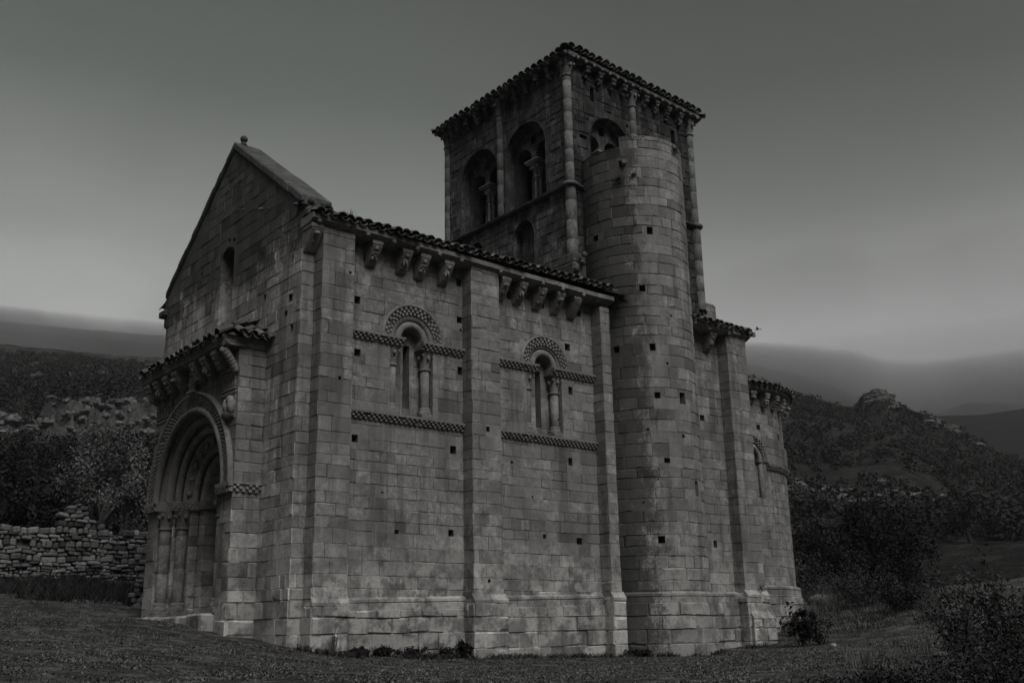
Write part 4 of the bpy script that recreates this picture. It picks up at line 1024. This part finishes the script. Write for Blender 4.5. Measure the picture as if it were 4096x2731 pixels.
CTRL = [(-.7, 6.3, .62), (-.95, 4, .52), (-1.0, 2.4, .36), (-.9, 1.5, .17), (0, -.1, -.07), (1.2, -.6, -.29), (3, -.3, -.33), (5, -.6, -.42), (7, -.2, -.43), (10.2, -1.3, -.52), (14, -.9, -.40), (15.3, -.6, -.26), (-10.3, -19.9, -1.5), (-2.7, -10.6, -.62), (0, -4, -.45), (8, -6, -.45), (-3.6, 9.3, 1.18), (-6, 4, .75), (-7, -6, -.25), (20, -.4, .55), (11.5, -7.2, -.18), (6, -11.5, -.42), (2, -14, -.75), (-10, -12, -.75), (18, 6, 1.0), (8, 12, 1.2), (-14, 8, 1.1), (-18, -10, -.4), (-12, -30, -2.2), (10, -22, -.9), (0, -30, -2.)]
for b_, d_ in ((75, 34), (70, 35), (25, 46), (29, 48), (33, 50), (38, 50), (60, 46), (85, 40), (0, 45), (110, 40)): CTRL.append((*pol(b_, d_), float(far_h(np.array([float(b_)]), np.array([float(d_)]))[0]) if d_ > 40 else d_*math.tan(R(3.0))))
cp_ = np.array(CTRL); n_ = len(cp_)
def tps(r): return np.where(r > 1e-9, r*r*np.log(np.maximum(r, 1e-9)), 0)
K = tps(np.linalg.norm(cp_[:, None, :2]-cp_[None, :, :2], axis=2)); Pm = np.c_[np.ones(n_), cp_[:, :2]]
AA_ = np.block([[K+np.eye(n_)*.3, Pm], [Pm.T, np.zeros((3, 3))]]); WW = np.linalg.solve(AA_, np.r_[cp_[:, 2], 0, 0, 0])
def near_h(x, y):
    r = np.sqrt((x[:, None]-cp_[None, :, 0])**2+(y[:, None]-cp_[None, :, 1])**2)
    return tps(r)@WW[:n_]+WW[n_]+WW[n_+1]*x+WW[n_+2]*y
RN = np.random.RandomState(3); PH = RN.rand(24, 4)
def bumps(x, y, d):
    z = np.zeros_like(x)
    for k in range(24):
        wl = 1.2*1.32**k; amp = .012*wl**.8
        ok = (wl < .30*d+1.) & (wl < 220)
        z += ok*amp*np.sin(2*pi*(x*cos(PH[k, 0]*7)+y*sin(PH[k, 0]*7))/wl+PH[k, 1]*7)*np.sin(2*pi*(x*cos(PH[k, 2]*7)-y*sin(PH[k, 2]*7))/(wl*1.3)+PH[k, 3]*7)
    return z*np.clip(d/60, .18, 1.3)
def height(x, y):
    x = np.atleast_1d(np.asarray(x, float)); y = np.atleast_1d(np.asarray(y, float))
    dx, dy = x-cxy[0], y-cxy[1]; d = np.hypot(dx, dy); b = np.degrees(np.arctan2(dy, dx)); b = np.where(b < -120, b+360, b)
    s = np.clip((d-36)/20, 0, 1); s = s*s*(3-2*s)
    ch = np.clip((np.hypot(x-5, y-1)-9)/8, 0, 1)
    return np.where(s < 1, near_h(x, y), 0)*(1-s)+far_h(b, d)*s+bumps(x, y, d)*np.maximum(ch, .15)
H1 = lambda x, y: float(height(x, y)[0])
def polar_mesh(name, ds, bs, mat):
    B, Dm = np.meshgrid(bs, ds); x = cxy[0]+Dm*np.cos(np.radians(B)); y = cxy[1]+Dm*np.sin(np.radians(B))
    z = height(x.ravel(), y.ravel()).reshape(x.shape)
    V = np.stack([x, y, z], -1).reshape(-1, 3); nb = len(bs); nd = len(ds)
    i = np.arange(nd-1)[:, None]*nb; j = np.arange(nb)[None, :]; j2 = (j+1) % nb
    F = np.stack([i+j, i+j2, i+nb+j2, i+nb+j], -1).reshape(-1, 4)
    return npmesh(name, V, F, None, mat, True)
def ground_mat(name, lo, hi, soil, rock, far=False):
    m, t, b = mat_new(name); L = t.links
    tc = N(t, 'ShaderNodeTexCoord').outputs['Object']; gm = N(t, 'ShaderNodeNewGeometry')
    n1 = noise(t, tc, .35 if not far else .03, 8, .65); n2 = noise(t, tc, 2.2 if not far else .16, 9, .72, off=(4, 2, 0)); n3 = noise(t, tc, 14 if not far else 1.2, 8, .75)
    c = mixc(t, mrange(t, n3, .36, .64), g3(lo), g3(hi)); c = mixc(t, mrange(t, n2, .46, .60, 0, .75), c, g3(soil, .03)); c = mixc(t, mrange(t, n1, .42, .66, 0, .6), c, g3(lo*.9))
    sz = N(t, 'ShaderNodeSeparateXYZ'); L.new(gm.outputs['True Normal'], sz.inputs[0])
    if far:
        n4 = noise(t, tc, .45, 9, .78)
        rk = mixc(t, mrange(t, n4, .36, .62), g3(rock*.35), g3(rock*1.25)); c = mixc(t, mrange(t, sz.outputs[2], .80, .62), c, rk)
        po = mth(t, 'MULTIPLY', mrange(t, noise(t, tc, .045, 8, .7, off=(3, 8, 0)), .60, .66), .7); c = mixc(t, po, c, rk)
    L.new(c, b.inputs['Base Color']); b.inputs['Roughness'].default_value = 1; b.inputs['Specular IOR Level'].default_value = .05
    h = mth(t, 'ADD', mth(t, 'MULTIPLY', n3, 1.), mth(t, 'MULTIPLY', n2, 1.5))
    bm = N(t, 'ShaderNodeBump', Strength=.9, Distance=.06 if not far else 1.2); L.new(h, bm.inputs['Height']); L.new(bm.outputs[0], b.inputs['Normal'])
    return m
M_GROUND = ground_mat('dry_turf', .018, .062, .125, .15)
M_HILL = ground_mat('scrub_hillside', .013, .028, .05, .10, True)
bs = np.r_[np.arange(18, 86, .2), np.arange(86, 378, 3.)]
bs2 = np.r_[np.arange(18, 86, .15), np.arange(86, 378, 3.)]
d1 = np.r_[.4, np.geomspace(2, 58, 110)]
d2 = np.unique(np.r_[np.geomspace(58, 168, 50), np.arange(168, 178, .5), np.geomspace(178, 340, 40), np.geomspace(340, 4100, 80)])
tag(polar_mesh('ground', d1, bs, M_GROUND), kind='structure')
tag(polar_mesh('hills', d2, bs2, M_HILL), kind='structure')

# ------------------------------------------------------------------ haze
def air(name, dens, col, g=0.):
    mh = bpy.data.materials.new(name); mh.use_nodes = True; t = mh.node_tree; t.nodes.clear()
    ho = N(t, 'ShaderNodeOutputMaterial'); pv = N(t, 'ShaderNodeVolumePrincipled'); pv.inputs['Density'].default_value = dens; pv.inputs['Color'].default_value = (*col, 1); pv.inputs['Anisotropy'].default_value = g
    t.links.new(pv.outputs[0], ho.inputs['Volume']); return mh
hz = MB(); hz.box((-4600, -4600, -60), (4600, 4600, 1060))
tag(hz.build('haze', air('haze_air', .00012, (.95, .96, .95))), kind='stuff')
# low cloud lying on the far slopes: a closed ring wedge, thin at its lower and upper lips
bb = np.arange(0, 360, 2.)
eA = np.interp(bb, [0, 24, 28.5, 30.5, 32, 35, 38, 55, 66, 72, 78, 100, 360], [10.5, 10.5, 10.4, 10.7, 11.4, 12.0, 12.4, 13.0, 13.5, 13.7, 13.7, 13, 10.5])
V = []
for k, b in enumerate(bb):
    w1, w2 = 1+.016*sin(R(b*11))+.014*sin(R(b*29)+1)+.012*sin(R(b*67)), 1+.03*sin(R(b*7)+2)+.025*sin(R(b*19))+.02*sin(R(b*43)+1); w3 = 1+.05*sin(R(b*13)+.5)+.04*sin(R(b*31)+2)+.03*sin(R(b*59))
    for d, z in ((700, 700*math.tan(R(eA[k]))*w1), (1700, 1700*math.tan(R(eA[k]+1.5))*w2), (3900, 3900*math.tan(R(eA[k]+2.9))), (3900, 1480*w2), (2300, 780*w2*w3), (1250, 1250*math.tan(R(eA[k]+2.9))*w3)):
        x, y = pol(b, d); V.append((x, y, z))
F = [(k*6+i, k*6+(i+1) % 6, ((k+1) % len(bb))*6+(i+1) % 6, ((k+1) % len(bb))*6+i) for k in range(len(bb)) for i in range(6)]
tag(npmesh('low_cloud', np.array(V), np.array(F), None, air('cloud_air', .0015, (1, 1, 1), -.3)), kind='stuff')

# ------------------------------------------------------------------ vegetation
def leafset(cen, rad, per, size, rs, aspect=.55, shell=.45, tone=(.7, 1.3), flat=.3):
    """leaf-sized faces spread through ellipsoid clumps: returns verts, faces, tones"""
    n = len(cen); per = np.broadcast_to(np.asarray(per), n); idx = np.repeat(np.arange(n), per); M = len(idx)
    u = rs.normal(size=(M, 3)); u /= np.linalg.norm(u, axis=1)[:, None]
    r = rs.rand(M)**shell
    p = cen[idx]+u*r[:, None]*rad[idx]
    nn = u*(.6)+rs.normal(size=(M, 3))*.7; nn[:, 2] += flat; nn /= np.linalg.norm(nn, axis=1)[:, None]
    a = np.cross(nn, rs.normal(size=(M, 3))); a /= np.linalg.norm(a, axis=1)[:, None]; b = np.cross(nn, a)
    sz = np.asarray(size) if np.ndim(size) == 0 else np.asarray(size)[idx]
    L = (sz*rs.uniform(.6, 1.35, M))[:, None]; W = L*aspect
    V = np.stack([p-a*L*.5, p+b*W*.5+nn*L*.06, p+a*L*.5, p-b*W*.5+nn*L*.06], 1).reshape(-1, 3)
    ct = rs.uniform(tone[0], tone[1], n)[idx]*rs.uniform(.75, 1.25, M)
    return V, np.arange(4*M).reshape(-1, 4), ct
def clumps(c, r, n, rs, cr=(.22, .38), bottom=-.6):
    u = rs.normal(size=(n*3, 3)); u /= np.linalg.norm(u, axis=1)[:, None]; u = u[u[:, 2] > bottom][:n]
    rr = rs.uniform(.45, .92, len(u))[:, None]
    return np.array(c)+u*rr*np.array(r), (rs.uniform(*cr, len(u))[:, None]*np.array(r))
def foliage(name, parts, mat, parent=None):
    V = []; F = []; T = []; k = 0
    for v, f, t in parts: V.append(v); F.append(f+k); T.append(t); k += len(v)
    o = npmesh(name, np.concatenate(V), np.concatenate(F), np.concatenate(T), mat)
    if parent: o.parent = parent
    return o
def tree(name, label, cat, x, y, h, cw, seed, mat, leaf=.16, n=26, per=200, low=.25, group=None, trunk=None, tones=(.7, 1.3)):
    rs = np.random.RandomState(seed); rg = random.Random(seed); z = H1(x, y)-.05
    root = empty(name, (x, y, z)); tag(root, label, cat, group)
    tb = MB(); tr = trunk or .035*h; top = h*.62
    pts = [(0, 0, -.1), (rg.uniform(-.06, .06)*h, rg.uniform(-.06, .06)*h, h*.22), (rg.uniform(-.08, .08)*h, rg.uniform(-.08, .08)*h, top)]
    tb.tube(pts, [tr*1.25, tr, tr*.35], 8)
    C, Rr = clumps((0, 0, h*(low+(1-low)*.5)), (cw/2, cw/2, h*(1-low)*.5), n, rs)
    for k in range(min(9, n)):
        p0 = BV(pts[1])*(1-k/12)+BV(pts[2])*(k/12); e = BV(C[k*2 % n]); mid = (p0+e)/2+BV((0, 0, h*.04)); tb.tube([p0, mid, e], [tr*.45, tr*.28, tr*.1], 6)
    tb.build('trunk', M_BARK, root)
    foliage('crown', [leafset(C, Rr, per, leaf, rs, tone=tones)], mat, root)
    return root
def shrub(name, label, cat, x, y, h, wd, seed, mat, leaf=.07, n=14, per=110, group=None, stems=8, sway=.3):
    """many-stemmed bush: arching stems with leaf clumps strung along them"""
    rs = np.random.RandomState(seed); rg = random.Random(seed); z = H1(x, y)-.03
    root = empty(name, (x, y, z)); tag(root, label, cat, group); sb = MB(); C = []; Rr = []
    for k in range(stems):
        a = rg.uniform(0, 2*pi); q = rg.uniform(.15, 1)*wd/2; hh = h*rg.uniform(.6, 1.)*(1-.35*(q/(wd/2))**2)
        p = [BV((rg.uniform(-.1, .1)*wd, rg.uniform(-.1, .1)*wd, -.05)), BV((q*.5*cos(a), q*.5*sin(a), hh*.5)), BV((q*cos(a), q*sin(a), hh))]
        sb.tube(p, [.018*h**.5, .012*h**.5, .004], 5)
        for i in range(n//2):
            f = rg.uniform(.3, 1.02); e = p[1].lerp(p[2], (f-.5)*2) if f > .5 else p[0].lerp(p[1], f*2)
            C.append(e+BV((rg.gauss(0, sway*.3*wd*.3), rg.gauss(0, sway*.3*wd*.3), rg.gauss(0, .05*h)))); s_ = rg.uniform(.10, .22)*wd*.8; Rr.append((s_, s_, s_*.8))
    sb.build('stem', M_BARK, root)
    foliage('foliage', [leafset(np.array([tuple(c) for c in C]), np.array(Rr), max(4, per*n//max(1, len(C))), leaf, rs, tone=(.6, 1.4))], mat, root)
    return root
# scrub wood on the hillsides, too dense to count
rs = np.random.RandomState(8); nW = 14000
b_ = rs.uniform(17, 84, nW); d_ = np.sqrt(rs.uniform(63**2, 430**2, nW)); d_[:4000] = rs.uniform(62, 170, 4000)
x_, y_ = cxy[0]+d_*np.cos(np.radians(b_)), cxy[1]+d_*np.sin(np.radians(b_))
gap = np.sin(x_*.045+1.3)*np.sin(y_*.06+.4)+.5*np.sin(x_*.11+y_*.09)
ok = ~((b_ < 31.5) & (d_ < 116)) & ~((d_ > 166) & (d_ < 180) & (b_ > 62) & (rs.rand(nW) < .86)) & (gap > -1.15) & ~((np.abs(d_-162) < 14) & (b_ < 36) & (rs.rand(nW) < .38)) & ~((b_ > 38) & (b_ < 60) & (d_ > 130)) & ~((np.abs(b_-30.8) < .5) & (d_ > 285) & (rs.rand(nW) < .7))
b_, d_, x_, y_ = b_[ok], d_[ok], x_[ok], y_[ok]; z_ = height(x_, y_)
h_ = rs.uniform(1.0, 2.6, len(x_))*np.where(d_ < 110, .9, 1.1); w_ = h_*rs.uniform(.7, 1.15, len(x_))
cen = np.stack([x_, y_, z_+h_*.42], -1); rad = np.stack([w_*.62, w_*.62, h_*.55], -1)
tag(foliage('hillside_wood', [leafset(cen, rad, 50, h_*.26, rs, .75, .25, (.6, 1.4), .5)], M_LEAFD), kind='stuff')

# individual trees and bushes, placed by bearing and distance from the viewpoint
B = lambda b, d: pol(b, d)
tree('tree', 'pale leafed round tree rising over the ruined stone wall beside the portal', 'tree', *B(72.0, 42), 5.5, 3.7, 1, M_LEAFP, .13, 34, 260, .15)
for i, (b, d, h, c) in enumerate(((69.3, 57, 6.2, 3.6), (70.8, 60, 6.5, 3.8), (72.6, 58, 6.2, 3.6), (74.3, 61, 6.4, 4.0), (75.9, 57, 5.8, 3.6), (77.4, 60, 6.2, 3.8), (75.0, 48, 4.0, 3.0), (77.0, 47, 4.1, 3.2), (74.2, 45, 3.4, 2.4), (69.2, 47, 4.4, 2.8))):
    tree('tree', 'dark dense tree in the row behind the ruined stone wall', 'tree', *B(b, d), h, c, 20+i, M_LEAFD, .2, 22, 130, .05, 'dark trees behind the ruined wall')
tree('tree', 'large black leaved tree with rounded crown drooping to the ground beside the path', 'tree', *B(31.6, 54), 5.2, 5.0, 41, M_LEAFD, .16, 50, 300, -.08, None, .2, (.35, .75))
tree('tree', 'lower dark tree between the apse and the large black tree', 'tree', *B(34.6, 52), 3.9, 4.2, 42, M_LEAFD, .16, 30, 220, -.05, None, .15)
tree('tree', 'small dark tree standing at the far edge of the pale field', 'tree', *B(27.3, 113), 5.4, 5.6, 43, M_LEAFD, .3, 26, 120, -.05)
shrub('bush', 'grey green bush growing under the lower dark tree, behind the apse', 'bush', *B(35.4, 42), 1.9, 3.2, 44, M_LEAFM, .10, 20, 120, None, 14)
shrub('bush', 'low tangled bush in front of the large black tree', 'bush', *B(32.6, 38), 1.3, 3.0, 45, M_LEAFM, .08, 22, 130, None, 16)
shrub('bush', 'low dark bush at the foot of the large black tree by the path', 'bush', *B(31.1, 36), 1.1, 2.0, 46, M_LEAFD, .08, 18, 130, None, 12)
shrub('bush', 'tall leafy shrub with open twigs at the right edge of the photo', 'bush', *B(26.0, 17.5), 1.75, 1.9, 47, M_LEAFM, .06, 24, 130, None, 16)
shrub('bush', 'leafy shrub left of the tall open shrub at the right edge', 'bush', *B(28.3, 18.5), 1.45, 1.6, 48, M_LEAFM, .06, 22, 120, None, 14)
shrub('bush', 'dark spreading shrub filling the ground below the tall open shrub', 'bush', *B(25.6, 15.5), .75, 1.9, 49, M_LEAFD, .06, 20, 120, None, 14)
for i, (b, d, h, w__) in enumerate(((34.4, 12.6, .30, 1.2), (32.0, 12.4, .42, 1.5), (29.4, 12.6, .5, 1.6), (27.0, 12.8, .55, 1.7), (24.8, 13.2, .6, 1.8), (26.2, 14.4, .5, 1.6), (28.4, 14.6, .36, 1.3))):
    shrub('bramble', 'low dark bramble patch in the bottom right foreground', 'bramble', *B(b, d), h, w__, 60+i, M_LEAFD if i % 2 else M_LEAFM, .045, 22, 160, 'brambles in the right foreground', 16, .6)
shrub('leafy_plant', 'dark upright plant with big leaves against the last buttress', 'plant', *B(35.75, 30.6), 1.45, 1.25, 80, M_LEAFD, .12, 14, 60, None, 9, .15)
shrub('leafy_plant', 'thinner dry leafy plant right of the dark upright plant by the apse', 'plant', *B(34.95, 30.8), 1.0, .9, 81, M_LEAFM, .08, 12, 50, None, 8, .15)
for i, (x, y, h, wd, lb) in enumerate(((1.42, -.32, .16, .42, 'small dark weed in the corner beside the first buttress'), (2.15, -.30, .20, .50, 'dark weed at the foot of the wall, nearer the first buttress'), (2.75, -.34, .18, .55, 'dark broad weed at the foot of the wall under the first window'), (3.75, -.32, .17, .55, 'dark weed at the wall foot close to the bushy weed by the second buttress'), (4.22, -.34, .36, .46, 'bushy black weed in the corner before the second buttress'), (9.4, -.7, .18, .5, 'low weed in the corner between the third buttress and the turret'))):
    shrub('weed', lb, 'weed', x, y, h*1.05, wd*1.6, 90+i, M_LEAFD, .08, 12, 60, None, 8)
for i, (x, y, h, wd, lb) in enumerate(((.72, -.62, .55, .22, 'thin dry stalks standing before the corner buttress'), )):
    shrub('dry_stalks', lb, 'dry plant', x, y, h, wd, 97, M_DRY, .03, 8, 20, None, 9, .1)
def tuft(lb, c, out_d, h, seed, mat=M_LEAFD, n=60):
    rg = random.Random(seed); root = MB()
    for k in range(n):
        a = BV(out_d).normalized()*rg.uniform(.1, .7)+BV((rg.gauss(0, .4), rg.gauss(0, .4), rg.uniform(-.3, .9))); a.normalize(); l = h*rg.uniform(.4, 1)
        b0 = BV(c)+BV((rg.gauss(0, .05), rg.gauss(0, .05), rg.gauss(0, .04))); s_ = a.cross(BV((rg.random(), rg.random(), rg.random()))).normalized()*.008
        root.poly([b0-s_, b0+s_, b0+a*l+BV((0, 0, -.25*l))], rg.uniform(.6, 1.3))
    tag(root.build('wall_plant', mat), lb, 'wall plant')
for i, (a, z, h, lb) in enumerate(((-148.7, 12.66, .34, 'dark hanging plant high on the turret, below the water spout'), (-133.6, 12.76, .22, 'small dark plant on the turret, right of the hanging one'), (-80.5, 13.79, .36, 'grassy tuft under the rim on the right flank of the turret'))):
    tuft(lb, fT(A(a), z, .0), (cos(R(a)), sin(R(a)), -.2), h, 300+i)
tuft('dark creeper tuft at the end of the nave eave against the turret', (9.55, -.50, 9.02), (0, -1, -.4), .4, 310, M_LEAFD, 140)
tuft('small pale plant growing on the nave roof behind the gable', (1.0, -.25, 9.42), (0, 0, 1), .32, 311, M_LEAFP, 50)
tuft('tuft of grass on the sloped footing of the last buttress', (14.75, -.50, 1.22), (0, -.3, 1), .16, 312, M_LEAFM, 40)

# ruined dry stone wall behind the portal
def ruin(name, label, pts, zt_fn, seed):
    rg = random.Random(seed); mb = MB(); (xa, ya), (xb, yb) = pts; f, l = fm_seg((xa, ya), (xb, yb)); th = .55
    zb = min(H1(xa, ya), H1(xb, yb))-.3; z = zb
    while z < 7:
        h = rg.uniform(.09, .20); u = -rg.uniform(0, .2)
        while u < l:
            wd = rg.choice((.12, .18, .22, .28, .36))*rg.uniform(.8, 1.25); um = u+wd/2; wv = .035*sin(u*3.1+z*2)+rg.uniform(-.02, .02)
            if z+h*.5 < zt_fn(um/l) and z+h > zb and rg.random() > .02:
                o_ = rg.uniform(-.04, .06); mb.box((u+.012, z+.006+wv, -th+rg.uniform(0, .06)), (u+wd-.012, z+h*rg.uniform(.88, 1.1)+wv, o_), max(.35, rg.gauss(1, .38)), min(.035, h*.24), lambda a, b, c, j=rg.uniform(-.09, .09): f(a, b+j*(a-um)*2, c))
            u += wd
        z += h
    n = 24     # backing core, coloured dark for the shade in the gaps
    for k in range(n):
        u0, u1 = l*k/n, l*(k+1)/n; zt = min(zt_fn(k/n), zt_fn((k+1)/n))-.16
        mb.box((u0, zb, -th+.1), (u1, zt, -.12), .4, 0, f)
    return tag(mb.build(name, M_RUIN), label, 'stone wall')
E1 = lambda e, d: d*math.tan(R(e))
p0, p1 = B(77.6, 34), B(69.9, 35)
tops = [(0, 5.1), (.12, 5.55), (.16, 5.7), (.3, 5.8), (.40, 5.75), (.46, 5.9), (.475, 6.75), (.60, 6.9), (.63, 6.3), (.73, 5.9), (.85, 5.7), (1, 5.6)]
ruin('ruined_wall', 'tumbled dry stone wall with a broken taller stub, left of the portal', (p0, p1), lambda s_: E1(np.interp(s_, *zip(*tops)), 34.4)+.05*sin(s_*47), 7)
p2, p3 = B(70.3, 30.5), B(68.4, 29.5)
ruin('ruined_wall', 'short end of rubble wall just behind the left edge of the portal', (p2, p3), lambda s_: E1(5.3, 30)-.3*s_+.04*sin(s_*31), 8)

# stones lying about
def rock(lb, x, y, r, seed, mat=M_ROCK):
    rg = random.Random(seed); mb = MB(); z = H1(x, y); mb.ball((0, 0, 0), (r*rg.uniform(.9, 1.3), r*rg.uniform(.8, 1.1), r*rg.uniform(.5, .7)), 1., 11, 8, .22, rg)
    o = mb.build('rock', mat); o.location = (x, y, z+r*.2); tag(o, lb, 'rock')
rock('pale rough rock among the brambles at lower right', *B(27.24, 14.9), .14, 1)
rock('small pale stone on the turf left of the rock in the brambles', *B(29.4, 19), .10, 2)
rock('squarish grey boulder in the bushes behind the apse', *B(34.75, 39), .42, 3, M_RUIN)
rock('light stone lying in front of the plant by the apse', *B(34.4, 29.4), .10, 4)

# outcrops of pale rock scattered over the scrub slopes
rs = np.random.RandomState(12); V = []; F = []; T = []; k = 0
br = np.concatenate([rs.uniform(27.5, 36.5, 90), rs.normal(30.75, .35, 46), rs.uniform(26.5, 29.5, 22), rs.uniform(64, 78, 70), rs.uniform(66, 77, 40), rs.uniform(65, 78, 170)])
dr = np.concatenate([rs.normal(163, 7, 90), rs.uniform(300, 334, 46), rs.uniform(300, 332, 22), rs.uniform(176, 184, 70), rs.uniform(250, 400, 40), rs.uniform(168, 175, 170)])
for b0, d0 in zip(br, dr):
    x0, y0 = pol(b0, d0); r_ = rs.uniform(.5, 1.5)*(1.4 if d0 > 240 else .6 if b0 > 60 else 1); nu, nv = 8, 6
    th, ph = np.meshgrid(np.arange(nu)*2*pi/nu, -pi/2+pi*np.arange(nv)/(nv-1)); q = rs.uniform(.6, 1.25, th.shape)
    p = np.stack([x0+r_*1.5*q*np.cos(ph)*np.cos(th), y0+r_*1.5*q*np.cos(ph)*np.sin(th), H1(x0, y0)+r_*(.15+.8*q*np.sin(ph))], -1).reshape(-1, 3)
    i, j = np.meshgrid(np.arange(nv-1), np.arange(nu), indexing='ij'); j2 = (j+1) % nu
    V.append(p); F.append(np.stack([i*nu+j, i*nu+j2, (i+1)*nu+j2, (i+1)*nu+j], -1).reshape(-1, 4)+k); k += len(p); T.append(rs.uniform(.25, .6, len(F[-1]))*(.6 if d0 > 240 else 1.))
tag(npmesh('hillside_rocks', np.concatenate(V), np.concatenate(F), np.concatenate(T), M_ROCK), kind='stuff')

# grass: short turf tufts, rank weeds under the ruin, dry stalks by the path
def blades(n, xy, hh, rs, lean=.5, wd=.012):
    x, y = xy; z = height(x, y); M = len(x)
    a = rs.uniform(0, 2*pi, M); h = hh*rs.uniform(.5, 1.3, M); l = h*lean*rs.uniform(.2, 1.2, M); s = wd*rs.uniform(.7, 1.4, M); pa = rs.uniform(0, 2*pi, M)
    p = np.stack([x, y, z-.01], -1); t = p+np.stack([l*np.cos(a), l*np.sin(a), h], -1); e = np.stack([s*np.cos(pa), s*np.sin(pa), 0*s], -1); md = (p+t)/2+np.stack([0*l, 0*l, h*.12], -1)
    V = np.stack([p-e, p+e, md+e*.7, t], 1).reshape(-1, 3); V2 = np.stack([p-e, md+e*.7, t, md-e*.7], 1)
    V = np.stack([p-e, p+e, t+e*.25, t-e*.25], 1).reshape(-1, 3)
    return V, np.arange(4*M).reshape(-1, 4)
def scatter(n, b0, b1, dmin, dmax, rs, pw=.5, keep=None):
    b = rs.uniform(b0, b1, n); d = (dmin**(1/pw)+(dmax**(1/pw)-dmin**(1/pw))*rs.rand(n))**pw
    x, y = cxy[0]+d*np.cos(np.radians(b)), cxy[1]+d*np.sin(np.radians(b))
    ok = ~((x > -.9) & (x < 16) & (y > -.15) & (y < 8.2)) & ~((x > -1.0) & (x < 0) & (y > 1.4) & (y < 6.6)) & (np.hypot(x-TC[0], y-TC[1]) > 1.7)
    pn = np.sin(x*1.9+.7*np.sin(y*1.3))*np.sin(y*2.3+.9*np.sin(x*1.1))+.6*np.sin(x*5.1+y*3.7)*np.sin(y*4.4-x*2.1)
    ok &= rs.rand(n) < np.clip(.45+.6*pn, .04, 1)
    return x[ok], y[ok]
rs = np.random.RandomState(4)
x, y = scatter(230000, 24, 79, 10.5, 33, rs, .8); V, F = blades(0, (x, y), .030, rs, 1.9, .012)
tag(npmesh('grass', V, F, rs.uniform(.2, 2.1, len(F))**1.4, simple('turf_blades', .06, .3, 1.2, 1, 0)), kind='stuff')
xf = rs.uniform(-.2, 14.5, 9000); yf = -.42-np.abs(rs.normal(0, .16, 9000))-.30*((xf > .2) & (xf < 1.2))-.05
yf = np.where(np.hypot(xf-TC[0], yf-TC[1]) < 1.72, TC[1]-np.sqrt(np.maximum(0, 1.72**2-(xf-TC[0])**2))-.05*rs.rand(9000), yf); kp = rs.rand(9000) < .35+.4*np.sin(xf*2.7+np.sin(xf*5))
V, F = blades(0, (xf[kp], yf[kp]), .10, rs, 1.0, .014)
tag(npmesh('verge_grass', V, F, rs.uniform(.4, 1.6, len(F)), simple('verge_blades', .035, .3, 1.2, 1, 0)), kind='stuff')
x, y = scatter(16000, 69.5, 79, 30.5, 34.6, rs); V, F = blades(0, (x, y), .26, rs, .9, .014)
x2, y2 = scatter(9000, 29, 37, 33, 46, rs); V2, F2 = blades(0, (x2, y2), .20, rs, .9, .014)
tag(npmesh('rank_grass', np.concatenate([V, V2]), np.concatenate([F, F2+len(V)]), rs.uniform(.5, 1.5, len(F)+len(F2)), simple('rank_grass_blades', .025, .3, 1.2, 1, 0)), kind='stuff')
x, y = scatter(1500, 34.0, 36.8, 33.5, 41, rs); V, F = blades(0, (x, y), .62, rs, .65, .010)
x2, y2 = scatter(1300, 24, 34, 13.5, 20, rs); V2, F2 = blades(0, (x2, y2), .30, rs, .5, .008)
tag(npmesh('dry_grass', np.concatenate([V, V2]), np.concatenate([F, F2+len(V)]), rs.uniform(.6, 1.4, len(F)+len(F2)), M_DRY), kind='stuff')

# a bird far off over the right hand slope
bd_ = ray_d = None
bx, by = B(36.77, 150); m = MB(); m.ball((0, 0, 0), (.30, .10, .09), 1., 10, 7); m.ball((.30, 0, .05), (.09, .07, .07), 1., 8, 6)
for s_ in (-1, 1): m.poly([(.12, s_*.08, .04), (-.14, s_*.08, .04), (-.24, s_*.62, .20), (.0, s_*.66, .22)]); m.poly([(.0, s_*.66, .22), (-.24, s_*.62, .20), (-.30, s_*1.05, .10)])
m.poly([(-.26, -.05, 0), (-.26, .05, 0), (-.52, .09, 0), (-.52, -.09, 0)])
o = m.build('bird', M_DARK); o.location = (bx, by, 42.5); o.rotation_euler = (0, 0, 1.9); tag(o, 'small dark bird gliding in the mist right of the tower', 'bird')
